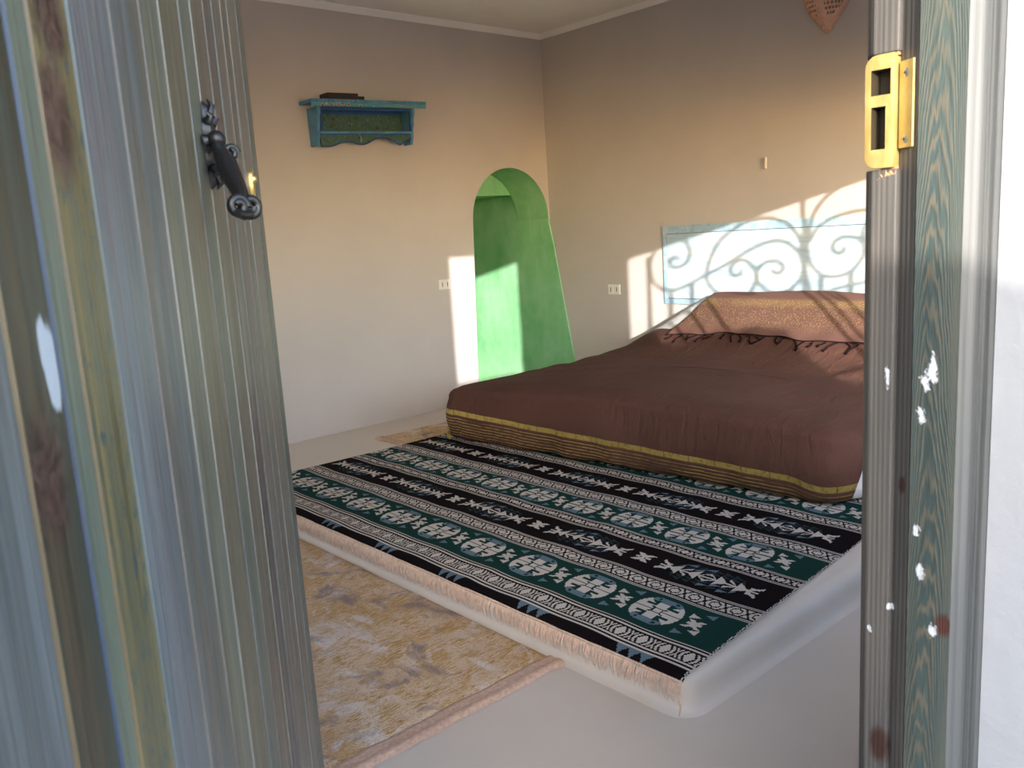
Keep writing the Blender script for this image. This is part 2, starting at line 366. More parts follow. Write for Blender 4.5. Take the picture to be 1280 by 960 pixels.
specs = [  # from the free edge towards the hinge: stain, second stain, streaks, chamfer, knots and paint marks
 (tone(108, 116, 110), (120, 118, 105), (140, 138, 125), TEA, {}), (tone(138, 128, 117), (120, 126, 116), (160, 150, 135), CRM, {}),
 (tone(122, 122, 112), (135, 120, 112), (150, 145, 130), CRM, {}), (tone(136, 123, 114), (118, 122, 112), (150, 140, 125), TEA, {}),
 (tone(124, 115, 108), (120, 108, 112), (105, 98, 90), CRM, {}), (tone(128, 120, 108), (140, 130, 108), (112, 100, 92), CRM, dict(knots=[(k5[0], k5[1], .008, .030, (.028, .012, .008))])),
 (tone(112, 124, 116), (130, 128, 105), (128, 132, 118), TEA, {}), (tone(124, 120, 98), (135, 118, 102), (145, 138, 118), CRM, {}),
 (tone(128, 128, 104), (112, 126, 122), (150, 148, 128), CRM, {}), (tone(112, 128, 136), (120, 118, 100), (138, 122, 108), CRM, {}),
 (tone(122, 140, 154), (138, 132, 142), (135, 142, 140), TEA, dict(smears=[(s2[0], s2[1], .0030, .018)])),
 (tone(156, 138, 84), (136, 126, 86), (100, 116, 98), OCH, dict(fleck=(.022, .050, .056), knots=[(k1[0], k1[1], .017, .016, KB), (k2[0], k2[1], .013, .011, (.042, .024, .014)), (k3[0], k3[1], .020, .020, KB)])),
 (tone(132, 148, 130), (118, 138, 132), (120, 128, 112), BLE, {}),
 (tone(72, 82, 70), (104, 84, 58), (58, 72, 66), OCH, dict(knots=[(k4[0], k4[1], .017, .022, (.020, .009, .006))], smears=[(s1[0]-.002, s1[1], .004, .014), (s1[0]+.005, s1[1]-.006, .004, .016), (s3[0]-.003, s3[1], .006, .010)])),
 (tone(122, 130, 134), (112, 120, 122), (100, 114, 130), BLE, {})]
def plank(x0, x1, mats, th=.033, ch=.0030):
    mm = MB(); z0, z1 = .03, 2.045
    pr = [(x0+.0004, th), (x0+.0004, ch), (x0+ch, 0), (x1-ch, 0), (x1-.0004, ch), (x1-.0004, th)]
    mm.prism(pr, lambda a, b: (a, b, z0), lambda a, b: (a, b, z1), 0, ms=lambda i: 1 if i in (1, 3) else 0)
    return mm.build('plank', mats, door)
for i, (cols, alt, st, edge, kw) in enumerate(specs):
    x1 = LW-PL_S[i]; x0 = LW-PL_S[i+1]
    mt = m_plank('painted_plank_wood', cols, alt, st, edge, seed=i*3.37+.5, **kw)
    plank(x0, x1, [mt, edge], ch=.0030 if i < 9 else .0024)
M_BACKW = plain('dark_ledge_wood', (.16, .14, .11), .6)
for z in (.25, 1.05, 1.80):
    m = MB(); m.box((.03, .0335, z-.05), (LW-.03, .055, z+.05)); m.build('ledge', M_BACKW, door, bevel=.004)
# knocker: backplate, boss and hanging handle
def dl(px, py, out):                               # pixel -> local point standing proud of the face by out
    r = ray(px, py); o = np.array([0, 0, HF]); n = np.array([-DR[1], DR[0], 0])
    q = o + r*(((E0+[0, 0, 1]-n*out-o) @ n)/(r @ n)); return Vector((float((q-HG) @ DR), -out, float(q[2])))
M_BLK = plain('black_cast_iron', (.004, .0037, .004), .42, .0, .35, 90, .2)
kn = MB(); pc = dl(262, 182, .002)
out = []
for k in range(48):
    an = 2*math.pi*k/48; rr = 1+.16*math.cos(6*an)+.12*abs(math.cos(an))**6
    out.append((pc.x+.013*rr*math.sin(an)*.9, pc.z+.026*rr*math.cos(an)))
kn.prism(out, lambda a, b: (a, -.0003, b), lambda a, b: (pc.x+(a-pc.x)*.82, -.006, pc.z+(b-pc.z)*.82))
for sx, sz, ln in ((0, 1, .012), (.8, .75, .008), (-.8, .75, .008), (0, -1, .011), (.75, -.8, .007), (-.75, -.8, .007)):
    a = Vector((pc.x+sx*.011, -.004, pc.z+sz*.022)); d = Vector((sx*.5, 0, sz)).normalized()
    kn.tube([a, a+d*ln*.6+Vector((0, -.003, 0)), a+d*ln], [.0035, .0026, .0006], 8)
knock = kn.build('backplate', M_BLK, door, smooth=45); tag(knock, 'black cast backplate of the door knocker')
b0 = dl(270.5, 174.5, .011); kb = MB()
kb.tube([Vector((b0.x, -.003, b0.z-.001)), Vector((b0.x, -.006, b0.z)), Vector((b0.x, -.010, b0.z))], [.0060, .0042, .0048], 12)
kb.ball(b0, .0068, 18, 12); kb.build('boss', M_BLK, knock, smooth=60)
hp = [dl(271, 180, .012), dl(277, 194, .015), dl(284, 209, .019), dl(292, 226, .024), dl(299, 242, .029), dl(304, 256, .033)]
kh = MB(); kh.tube(smooth_path([tuple(p) for p in hp], 6), [.0040+.0030*math.sin(math.pi*min(1, i/26)) for i in range(31)], 12)
side = Vector((1, 0, 0))
def curl(c, r, turns, th, ax, start=0.0):
    pts = []
    for k in range(int(26*turns)+1):
        f = k/(26*turns); an = start + 2*math.pi*turns*f; rr = r*(1-.62*f)
        pts.append(tuple(Vector(c)+Vector((ax[0]*math.cos(an), ax[1]*math.cos(an), 0))*rr+Vector((0, 0, math.sin(an)))*rr))
    return pts
c1 = dl(289, 191, .020); kh.tube(curl(c1, .0052, 1.3, .002, (.5, -.85)), .0024, 8)
kh.tube(smooth_path([tuple(c1+Vector((0, 0, -.004))), tuple(dl(295, 212, .024)), tuple(dl(304, 236, .030)), tuple(dl(309, 256, .035))], 5), [.0028]*16, 10)
c2 = dl(313, 258, .036); kh.tube(curl(c2, .0072, 1.5, .003, (.6, -.8), math.pi), .0032, 8)
c3 = dl(298, 258, .030); kh.tube(curl(c3, .0068, 1.4, .003, (.6, -.8)), .0030, 8)
kh.tube([tuple(dl(297, 267, .030)), tuple(dl(305, 269, .033)), tuple(dl(313, 267, .036))], [.0030, .0036, .0030], 8)
tag(kh.build('handle', M_BLK, knock, smooth=60), 'black scrolled pull hanging from the knocker boss')
M_BRASS = plain('aged_brass', (.62, .44, .16), .35, .9, .25, 60)
pb = dl(315, 232, .001); m = MB()
m.prism([(pb.x+.006*math.sin(2*math.pi*k/16), pb.z+.016*math.cos(2*math.pi*k/16)) for k in range(16)], lambda a, b: (a, 0, b), lambda a, b: (a, -.003, b))
m.ball((pb.x, -.003, pb.z+.006), .0042, 10, 6)
tag(m.build('keyhole_plate', M_BRASS, door, smooth=50), 'small brass keyhole plate near the free edge')
m = MB(); m.box((DX0, .268, 0), (-.055, .345, DZ)); struct(m.build('trim_4', M_BACKW))
# ------------------------------------------------------------------ right-hand door frame
def m_jamb(name, tone, grain, spots=(), knots=(), seed=0.0, cath=True):
    t = NT(name); ob = t.n('ShaderNodeTexCoord').outputs['Object']
    v = t.co(scale=(26, 26, 2.1), loc=(seed, seed, seed)); a = t.noise(v, 1.0, 3, .5, .4)
    sp_ = t.sep(ob)
    if cath:
        cn = t.noise(t.co(scale=(.01, .01, 3.2), loc=(seed, 8, 4)), 1.0, 2, .5); u_ = t.math('MULTIPLY', t.math('SUBTRACT', t.math('SUBTRACT', sp_[1], .290), t.math('MULTIPLY', cn, .022)), 52.0); wob = t.noise(t.co(scale=(70, 70, 6), loc=(seed, 3, 1)), 1.0, 4, .6)
        ph = t.math('ADD', t.math('ADD', t.math('MULTIPLY', sp_[2], 34.0), t.math('MULTIPLY', t.math('MULTIPLY', u_, u_), 6.5)), t.math('MULTIPLY', wob, 4.5))
        wv = t.math('ADD', t.math('MULTIPLY', t.math('SINE', t.math('MULTIPLY', ph, 6.2832), 0), .5), .5)
    else:
        wv = t.wave(t.co(scale=(60, 60, 1.0), loc=(seed, 0, 0)), 1.0, 6, 3, .8, 'Y')
    c = t.ramp(a, [(.3, tone[0]), (.55, tone[1]), (.75, tone[2])])
    c = t.mix(t.math('MULTIPLY', t.ramp(wv, [(.45, 0.0), (.95, .70)]), t.ramp(t.noise(t.co(scale=(90, 90, 5), loc=(seed, 4, 7)), 1.0, 3, .6), [(.32, .25), (.6, 1.0)])), c, grain)
    fb = t.noise(t.co(scale=(200, 200, 6), loc=(seed, 1, 0)), 1.0, 3, .6); c = t.mix(t.ramp(fb, [(.5, 0.0), (.72, .35)]), c, tuple(x*.5 for x in tone[0]))
    wn = t.noise(t.co(scale=(150, 150, 110), loc=(seed, 0, 2)), 1.0, 4, .65, .6)
    for (p, ry, rz, kc) in knots: c = t.mix(t.spot(wn, ob, (p[0], p[1], p[2]), (5, ry, rz), .35, .3), c, kc)
    for (p, ry, rz) in spots: c = t.mix(t.math('MULTIPLY', t.spot(wn, ob, (p[0], p[1], p[2]), (5, ry*.8, rz*.8), 1.9, .25), .8), c, (.62, .63, .66))
    t.bump(t.math('ADD', wv, fb), .2, .0015)
    return t.out(c, .55, spec=.4)
fr = empty('trim_3', (0, 0, 0)); struct(fr)
XJ = .744
sp = [(onp(x, y, 0, XJ), ry, rz) for x, y, ry, rz in ((1164, 466, .0055, .010), (1157, 476, .005, .008), (1151, 520, .0035, .008), (1145, 662, .0035, .007), (1150, 716, .0040, .008), (1164, 788, .0055, .006), (1166, 462, .003, .013))]
kt = [(onp(x, y, 0, XJ), ry, rz, (.060, .020, .014)) for x, y, ry, rz in ((1179, 782, .0075, .010),)]
M_J1 = m_jamb('teal_stained_pine', ((0.032, 0.047, 0.044), (0.049, 0.066, 0.060), (0.072, 0.085, 0.071)), (0.128, 0.102, 0.065), sp, kt, .3)
sp2 = [(onp(x, y, 0, .751), .003, rz) for x, y, rz in ((1110, 470, .010), (1086, 785, .004), (1112, 760, .004))]
kt2 = [(onp(x, y, 0, .751), ry, rz, (.040, .018, .013)) for x, y, ry, rz in ((1127, 606, .004, .008), (1098, 930, .009, .018))]
M_J2 = m_jamb('grey_brown_weathered_pine', ((0.064, 0.062, 0.061), (0.106, 0.095, 0.083), (0.140, 0.119, 0.098)), (0.072, 0.065, 0.058), sp2, kt2, 2.1, cath=False)
M_J3 = m_jamb('grey_washed_wood', ((.062, .066, .064), (.082, .083, .079), (.110, .106, .097)), (.055, .056, .054), (), (), 4.4, cath=False)
prof = [(.80, .3375), (.758, .3375), (.7475, .3205), (.7465, .3185), (XJ, .3165), (XJ, .2785), (.7455, .2770), (.752, .2700), (.760, .2695), (.760, .2665), (.80, .2665)]
m = MB(); m.prism(prof, lambda a, b: (a, b, 0), lambda a, b: (a, b, DZ), 0, ms=lambda i: {0: 1, 1: 1, 2: 1, 3: 0, 4: 0, 5: 2, 6: 2}.get(i, 2))
m.build('jamb', [M_J1, M_J2, M_J3], fr)
m = MB(); m.box((.7655, .2625, 0), (.80, .2664, DZ)); m.build('casing_strip', M_J3, fr)
KZ0, KZ1 = 1.2045, 1.3015
pa = [(.80, .374), (.772, .374), (.757, .3665), (.7515, .3590), (.7505, .3375), (.7530, .3365), (.80, .3365)]
for z0, z1 in ((0, KZ0), (KZ1, DZ)):
    m = MB(); m.prism(pa, lambda a, b: (a, b, z0), lambda a, b: (a, b, z1)); m.build('rebate_strip', M_J2, fr, bevel=.0012)
M_SPL = plain('raw_splintered_pine', (.50, .25, .12), .8, 0, .4, 120, .6)
m = MB()
for k in range(12):
    y = random.uniform(.3385, .350); ln = random.uniform(.001, .0045)
    m.tube([(.7520, y, KZ0-.006), (.7502, y+random.uniform(-.002, .002), KZ0-.005+ln)], [.0013, .0002], 5)
    m.tube([(.7540, y+.004, KZ0-.003), (.7512, y+.005+random.uniform(-.002, .002), KZ0-.010+ln)], [.0018, .0003], 5)
m.box((.7535, .3385, KZ1-.004), (.77, .3500, KZ1+.001)); m.box((.7535, .3385, KZ0-.001), (.77, .3520, KZ0+.002))
tag(m.build('splinters', M_SPL, fr), 'torn orange wood fibres round the cut for the lock box')
# brass lock box screwed to the jamb
t = NT('gold_lacquered_brass'); a = t.noise(t.co(scale=(60, 60, 25)), 2.0, 4, .6)
M_KEEP = t.out(t.ramp(a, [(.3, (.42, .29, .085)), (.7, (.56, .41, .15))]), t.ramp(a, [(.3, .38), (.7, .55)]), .4)
M_STEEL = plain('dull_steel', (.55, .52, .48), .35, .9)
KX = .7462
def kp(px, py): q = onp(px, py, 0, KX); return q[1], q[2]
y0, y1 = .3385, .3640
ro = []
R_ = .011
for cx, cz, a0 in ((y1-R_, KZ1-.001-R_, 0), (y0, KZ1-.001, None), (y0, KZ0+.001, None), (y1-R_, KZ0+.001+R_, -90)):
    if a0 is None: ro.append((cx, cz)); continue
    seq = [math.radians(a0 + 90*k/8) for k in range(9)]
    ro += [(cx+R_*math.cos(a), cz+R_*math.sin(a)) for a in seq]
# keep order: upper-far corner, near top, near bottom, lower-far corner
m = MB(); m.prism(ro, lambda a, b: (KX, a, b), lambda a, b: (KX+.024, a, b))
keep_root = empty('brass_lock_box', (KX, .35, 1.25))
def local(mb, root):
    L = root.location; mb.v = [(p[0]-L.x, p[1]-L.y, p[2]-L.z) for p in mb.v]; return mb
body = local(m, keep_root).build('box', M_KEEP, keep_root, bevel=.0016, smooth=40)
def keyhole(pl, pr, pt, pb_):
    a = kp(pl, pt); b = kp(pr, pb_); mm = MB()
    mm.box((KX-.01, a[0], a[1]), (KX+.018, b[0], b[1])); return local(mm, keep_root).build('cutter', M_KEEP, keep_root)
bpy.context.view_layer.update()
c1_ = keyhole(1089, 1113, 89, 117); c2_ = keyhole(1089, 1106, 135, 186); bpy.context.view_layer.update(); cut(body, [c1_, c2_])
DARKB = plain('painted_hole_shade', (.055, .04, .022), .5, .3); body.data.materials.append(DARKB)  # shade inside the bolt holes, painted as a dark material
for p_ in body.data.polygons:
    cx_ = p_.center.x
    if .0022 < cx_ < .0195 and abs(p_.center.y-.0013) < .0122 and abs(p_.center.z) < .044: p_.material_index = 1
body.data.shade_smooth(); body.data.set_sharp_from_angle(angle=math.radians(40))
pA, pB = np.array([.7450, .3218]), np.array([.7535, .3370]); pN = np.array([-(pB-pA)[1], (pB-pA)[0]]); pN /= np.linalg.norm(pN)
m = MB(); m.prism([tuple(pA), tuple(pB), tuple(pB-pN*.002), tuple(pA-pN*.002)], lambda a, b: (a, b, 1.2210), lambda a, b: (a, b, 1.2925)); plate = local(m, keep_root).build('plate', M_KEEP, keep_root, bevel=.0005)
for px, py in ((1134, 90), (1129.5, 174)):
    q = onp(px, py, 0, .7490); pc_ = pA+(pB-pA)*.52+pN*.0002; dT = (pB-pA)/np.linalg.norm(pB-pA)
    def W(a, b, d): return (pc_[0]+dT[0]*a+pN[0]*d, pc_[1]+dT[1]*a+pN[1]*d, q[2]+b)
    m = MB(); c = [(.0036*math.cos(2*math.pi*k/18), .0036*math.sin(2*math.pi*k/18)) for k in range(18)]
    m.prism(c, lambda a, b: W(a, b, 0), lambda a, b: W(a*.72, b*.72, .0008))
    sc_ = local(m, keep_root).build('screw', M_STEEL, plate, smooth=40)
    m = MB(); m.prism([(-.0019, -.0004), (.0019, -.0004), (.0019, .0004), (-.0019, .0004)], lambda a, b: W(a, b, .0007), lambda a, b: W(a, b, .0010)); m.prism([(-.0004, -.0019), (.0004, -.0019), (.0004, .0019), (-.0004, .0019)], lambda a, b: W(a, b, .0007), lambda a, b: W(a, b, .0010))
    local(m, keep_root).build('slot', M_IRON, plate)
tag(keep_root, 'gold brass lock box with two square holes screwed to the door frame', 'lock')
# ------------------------------------------------------------------ kilim
NXK, NYK, CS = 465, 635, .004
KX0, KY0 = 1.503, 1.163
K_BLK, K_GRN, K_WHT, K_BLU, K_DRK = range(5)
PAL = np.array([(.0085, .006, .007), (.010, .040, .034), (.56, .51, .46), (.12, .175, .22), (.022, .038, .042)])
img = np.full((NXK, NYK), K_BLK, np.int8)
II, JJ = np.meshgrid(np.arange(NXK), np.arange(NYK), indexing='ij')
def band(i0, i1, c): img[i0:i1, :] = c
def guill(i0, i1):                                     # white band of dark XOXO between double lines
    mid = (i0+i1-1)/2; u = np.abs(II-mid); hw = (i1-i0)/2; mask = (II >= i0) & (II < i1)
    img[mask] = K_WHT
    img[mask & (np.abs(u-(hw-1.7)) < .6)] = K_BLK; img[mask & (np.abs(u-(hw-4.2)) < .8)] = K_BLK
    h = hw-5.2; a = mask & (u < h)
    p = np.abs(np.mod(JJ+9, 18)-9.0); q = np.abs(np.mod(JJ, 18)-9.0)
    hexa = np.maximum(p, p*.62+u*.85)
    img[a & (np.abs(hexa-4.0) < .85)] = K_BLK
    img[a & (np.abs(q-u*.62) < .95) & (q < 4.6)] = K_BLK
def medal(ci, cj):
    u = (II-ci)/19.5; v_ = (JJ-cj)/21.0; U = np.abs(u); V = np.abs(v_)
    ell = (U**2.3+V**2.3 < .90)
    img[ell] = K_WHT
    img[(U > .62) & (U < .97) & (V < .45) & (V < 1.35-U)] = K_BLU
    img[(U > .30) & (U < .70) & (V > .22) & (V < .66)] = K_GRN
    img[(U > .42) & (U < .72) & (V > .34) & (V < .74) & ((V-.34) > (U-.42)*1.1) ] = K_WHT
    img[(U > .66) & (U < .92) & (V > .36) & (V < .62) & (U+V < 1.42)] = K_BLU
    img[(U > .76) & (V > .30) & (V < .42) & ell] = K_GRN
    ring = np.maximum(U/.17, V/.20); img[(ring > .72) & (ring < 1.12)] = K_GRN
    img[(U < .04) & (V > .2) & ell] = K_GRN
    img[(np.abs(U-.17-(V-.20)*.35) < .045) & (V > .20) & (V < .34)] = K_GRN
def hour(ci, cj, s=6, accent=True):
    U = np.abs(II-ci); V = np.abs(JJ-cj)
    w_ = (U <= s) & (V <= U*1.05+1.4) & ~((U > s-2.2) & (V < (U-s+2.2)*1.6)) | ((V <= s) & (U < 1.6) & (V > s*.4))
    img[w_] = K_WHT
    if accent:
        for ui, vj, c in ((s+4, 5, K_WHT), (-s-4, -5, K_WHT), (s+10, -4, K_BLU), (-s-10, 4, K_BLU)):
            tr = (np.abs(II-ci-ui) <= 3.4) & (np.abs(JJ-cj-vj) <= 4) & ((JJ-cj-vj)*np.sign(vj)+4 >= 2.2*np.abs(II-ci-ui)); img[tr] = c
def spider(ci, cj):
    du = II-ci; dv = JJ-cj; U = np.abs(du+.0); V = np.abs(dv+.0); fr_ = np.mod(V, 9.0)/9.0; st_ = np.floor(V/9.0)
    acc = (U > 7) & (U < 17) & (V < 34-U*.5) & (np.mod(U-7, 5.0) < 4.8*(1-fr_))
    img[acc] = np.where((st_ + np.floor((U-7)/5)) % 2 == 0, K_DRK, K_BLU)[acc]
    far = acc & (du*dv < 0); img[far] = K_DRK
    body = (V < 36) & (U < 7.6*(1-fr_)+.4) ; img[body] = K_WHT
    img[(V < 34) & (U > 1.3) & (U < 4.6*(1-fr_)) & (st_ % 2 == 0)] = K_BLK
    img[(V < 46) & (U < 1.3)] = K_WHT
    img[(V > 34) & (V < 47) & (np.abs(U-(V-35)*.72) < 1.6)] = K_WHT
    img[(V > 36) & (V < 45) & (np.abs(U-4.6) < 1.1) & (U > 3)] = K_WHT
    img[(V < 5) & (U > 1.3) & (U < 3.6)] = K_BLK
def big_border(i0, i1):
    n = i1-i0; mask = (II >= i0) & (II < i1); img[mask] = K_BLK; u = II-i0
    for a in (0, 4, n-1, n-5): img[mask & (np.abs(u-a-.2) < .9)] = K_WHT
    hw = (n-14)/2; uu = np.abs(u-(n-1)/2); a = mask & (uu < hw)
    p = np.abs(np.mod(JJ, 19)-9.5); q = p+.5*np.maximum(uu-.8, 0)
    img[a & ((q < 3.6) | (np.abs(q-6.4) < .95) | (np.abs(q-9.9) < .8))] = K_WHT
    pass
F = 1.25
def B(i): return int(round(i*F))
big_border(B(7.6), B(29)); band(B(29), B(69), K_GRN); guill(B(69), B(86)); band(B(86), B(123), K_BLK); guill(B(123), B(138)); band(B(138), B(173), K_GRN); guill(B(173), B(190)); band(B(190), B(231), K_BLK); guill(B(231), B(247)); band(B(247), B(288), K_GRN); guill(B(288), B(304)); band(B(304), B(340), K_BLK); guill(B(340), B(356)); band(B(356), NXK, K_GRN)
for c in range(0, 11):
    j = (51+51.6*c)*F
    for ci in (49.5, 155.5, 267):
        medal(ci*F, j); hour(ci*F, j-25.8*F, 6)
for c in range(0, 6):
    j = (52+102.5*c)*F
    for ci in (104.5, 210, 322): spider(ci*F, j); hour(ci*F, j+51.3*F, 7.5, False)
for c in range(-1, 8):
    j0 = (26+76.5*c)*F
    for k in range(3):
        tr = (II >= 1) & (II <= 9) & (np.abs(JJ-j0-k*10) <= (II-0)*.55+.2); img[tr] = K_BLU
edge_ = rng.random((NXK,)) < .55
img[edge_, 0] = K_WHT; img[~edge_, 1] = K_WHT
ir, jr = np.meshgrid(np.arange(NXK+1), np.arange(NYK+1), indexing='ij')
X = KX0-.004+ir*CS; Y = KY0+jr*CS
skew = .085*(X-KX0)*np.clip(1-(Y-KY0)/2.2, 0, 1)        # the right-hand edge does not run quite square
Y = Y+skew
lip = np.clip((PX0+.034-X)/.034, 0, 1); lip2 = np.clip((PY0+.034-Y)/.034, 0, 1)
Z = HP+.005+.0016*np.sin(Y*23+X*3)+.0012*np.sin(Y*9.5-X*5)+.002*np.exp(-((Y-1.99-.04*np.sin(X*9))/.03)**2)
Z = np.maximum(Z, HP+.003)-.011*lip**2-.002*lip2**2
P = np.stack([X, Y, Z], -1)
kil = empty('kilim', (KX0, KY0, HP))
m = MB(); m.grid(P); local(m, kil)
M_KIL = None
t = NT('flat_woven_wool'); at = t.n('ShaderNodeAttribute'); at.attribute_name = 'weave'
ws = t.noise(t.co(scale=(1, 1, 1)), 420, 2, .7); c = t.mix(1.0, at.outputs['Color'], t.ramp(ws, [(.3, .72), (.6, 1.0)]), 'MULTIPLY')
t.bump(ws, .35, .002); M_KIL = t.out(c, .95, spec=.04)
ko = m.build('woven_field', M_KIL, kil, smooth=60, fix=False); me = ko.data
ca = me.color_attributes.new('weave', 'FLOAT_COLOR', 'CORNER')
cols = np.ones((NXK*NYK, 4, 4), np.float32); cols[:, :, :3] = PAL[img.reshape(-1)][:, None, :]
ca.data.foreach_set('color', cols.reshape(-1)); 
M_FRINGE = plain('cream_cotton_fringe', (.60, .44, .34), .9, 0, .2, 80)
m = MB()
for k in range(640):
    y = KY0+.003+k*.0040+random.uniform(-.001, .001); ln = random.uniform(.038, .056); sw = random.uniform(-.012, .012)
    x = PX0-.001; o_ = random.uniform(0, .006)
    m.tube([(x+.006, y, HP-.0045), (x-.004, y, HP-.009), (x-.010-o_, y+sw*.4, HP-.026), (x-.009-o_, y+sw, HP-.004-ln)], [.0022, .0021, .0019, .0008], 4, cap=False)
y = KY0+.003
m.tube([(PX0-.000, y, HP-.006), (PX0-.012, y-.003, HP-.04), (PX0-.012, y-.008, .03), (PX0-.022, y-.010, .010)], [.003, .003, .0025, .0012], 5)
m.tube(smooth_path([(PX0-.001, KY0+.004+k*.05, HP-.0045+.001*math.sin(k*2.1)) for k in range(51)], 2), .0035, 5)
fo = local(m, kil).build('fringe', M_FRINGE, kil, smooth=60, fix=False); tag(fo, 'cream cotton fringe along the front edge', kind='stuff')
tag(kil, 'black and green patterned flatweave kilim with cream fringe under the bed', 'rug')
# ------------------------------------------------------------------ pile rugs on the floor
t = NT('gold_and_beige_pile'); v = t.co()
n1 = t.noise(v, 3.0, 4, .6, 1.0); n3 = t.noise(v, 260, 2, .7)
def flow(rot, loc, sx=24, sy=190, dist=1.5):
    return t.noise(t.co(rot=(0, 0, rot), scale=(sx, sy, 1), loc=loc), 1.0, 4, .62, dist)
fa = flow(-.60, (0, 0, 0)); fb = flow(.75, (5, 2, 0), 24, 180); fc_ = flow(-1.3, (9, 4, 0), 22, 170)
sel1 = t.ramp(t.noise(t.co(loc=(1, 6, 0)), 3.3, 3, .5, 1.2), [(.46, 0.0), (.54, 1.0)]); sel2 = t.ramp(t.noise(t.co(loc=(4, 9, 0)), 4.1, 3, .5, 1.2), [(.52, 0.0), (.58, 1.0)])
fl = t.mix(sel2, t.mix(sel1, fa, fb), fc_)
dens = t.noise(t.co(loc=(2, 3, 0)), 7.0, 4, .6, 1.6)
thr = t.math('ADD', fl, t.math('MULTIPLY', t.math('SUBTRACT', dens, .5), .55))
strk = t.ramp(thr, [(.47, 0.0), (.58, 1.0)])
base = t.mix(t.ramp(n1, [(.35, 0.0), (.65, 1.0)]), (.66, .48, .33), (.76, .58, .42))
pale = t.ramp(t.noise(t.co(scale=(1.3, .8, 1), loc=(3.3, 1, 0)), 4.6, 5, .65, 1.2), [(.53, 0.0), (.62, .85)]); base = t.mix(pale, base, (.80, .73, .69))
purp = t.ramp(t.noise(t.co(loc=(7.7, 2.1, 0)), 4.4, 5, .65, 1.0), [(.54, 0.0), (.63, .8)]); base = t.mix(purp, base, (.25, .20, .215))
gold = t.mix(t.ramp(fl, [(.5, 0.0), (.72, 1.0)]), (.62, .39, .16), (.34, .17, .05))
col = t.mix(t.math('MULTIPLY', strk, t.math('SUBTRACT', 1.0, t.math('MULTIPLY', t.math('MAXIMUM', pale, purp), .75))), base, gold)
col = t.mix(1.0, col, t.ramp(n3, [(.3, .72), (.65, 1.1)]), 'MULTIPLY')
t.bump(t.math('ADD', n3, t.math('MULTIPLY', thr, 1.2)), .8, .006); M_PILE = t.out(col, .93, spec=.1)
M_HEM = plain('pinkish_rug_binding', (.50, .34, .26), .9, 0, .18, 90, .5)
def pile_rug(name, x0, x1, y0, y1, hem, label):
    r = empty(name, (x0, y0, 0)); nx = int((x1-x0)/.014); ny = int((y1-y0)/.014)
    X, Y = np.meshgrid(np.linspace(0, x1-x0, nx), np.linspace(0, y1-y0, ny), indexing='ij')
    Z = .010+.0022*np.sin(X*31+2*np.sin(Y*9))*np.sin(Y*27+1.5*np.sin(X*7))+rng.normal(0, .0011, X.shape)
    edge = np.minimum(np.minimum(X, x1-x0-X), np.minimum(Y, y1-y0-Y)); Z = np.where(edge < .004, .001, Z)
    mm = MB(); mm.grid(np.stack([X, Y, Z], -1), flip=False); o = mm.build('pile_field', M_PILE, r, smooth=70, fix=False)
    for nm, a, b in hem(x0, x1, y0, y1):
        mm = MB(); (ax, ay), (bx, by) = a, b
        n = 60; pts = []; L = math.hypot(bx-ax, by-ay)
        d = np.array([(bx-ax)/L, (by-ay)/L]); nn = np.array([-d[1], d[0]])
        rows = []
        for i in range(n+1):
            c = np.array([ax, ay])+d*L*i/n; row = []
            wob = .002*math.sin(i*.9)+.0015*math.sin(i*2.3)
            for q, hgt in ((-.030, .0015), (-.027, .009), (-.018, .014), (-.006, .012), (.004, .0085), (.016, .011), (.028, .0105), (.034, .0035)):
                row.append((c[0]+nn[0]*(q+wob)-x0, c[1]+nn[1]*(q+wob)-y0, hgt+.001*math.sin(i*1.7+q*90)))
            rows.append(row)
        mm.grid(np.array(rows)); mm.build(nm, M_HEM, r, smooth=60)
    tag(r, label, 'rug'); return r
pile_rug('pile_rug', -.75, PX0-.018, 1.60, 3.55, lambda a, b, c, d: [('binding', (a, c-.026), (b-.002, c-.026))], 'gold and beige shaggy rug on the floor before the platform')
pile_rug('pile_rug', 2.66, 4.35, PY1+.03, 4.27, lambda a, b, c, d: [('binding', (a-.012, d), (a-.012, c))], 'narrow straw gold rug between bed platform and left wall')
# ------------------------------------------------------------------ bed
M_SHEET = plain('white_cotton_sheet', (.70, .69, .70), .9, 0, .05, 14, .2)
FY0, FY1 = 1.40, 3.635            # right and left end of the bed at the foot
def footx(y): return 2.675+(3.631-y)*.083
m = MB()
mx = [(footx(3.60)+.05, 3.585), (footx(1.42)+.06, 1.428), (4.50, 1.428), (4.50, 3.585)]
def rnd(poly, r, k=6):
    out = []
    n = len(poly)
    for i in range(n):
        p = np.array(poly[i]); a = np.array(poly[i-1])-p; b = np.array(poly[(i+1) % n])-p
        a = a/np.linalg.norm(a); b = b/np.linalg.norm(b); s0 = p+a*r; s1 = p+b*r
        for q in range(k+1):
            u = q/k; out.append(tuple((1-u)**2*s0+2*u*(1-u)*p+u*u*s1))
    return out
mp_ = rnd(mx, .09); mc = np.mean(mp_, 0)
rings = []
for z, ins in ((HP+.012, .02), (HP+.02, .006), (HP+.06, 0), (.27, 0), (.315, .006), (.335, .03), (.343, .08)):
    rings.append([(p[0]+(mc[0]-p[0])*ins/1.0, p[1]+(mc[1]-p[1])*ins/1.0, z) for p in mp_])
m.grid(np.array(rings), closed=True); nn_ = len(mp_); m.add(rings[-1], [tuple(range(nn_))]); m.add(rings[0], [tuple(range(nn_))[::-1]])
bedm = empty('mattress', (3.6, 2.5, HP)); local(m, bedm).build('sheet', M_SHEET, bedm, smooth=60)
tag(bedm, 'white sheeted mattress showing at the right foot corner of the bed', 'mattress')
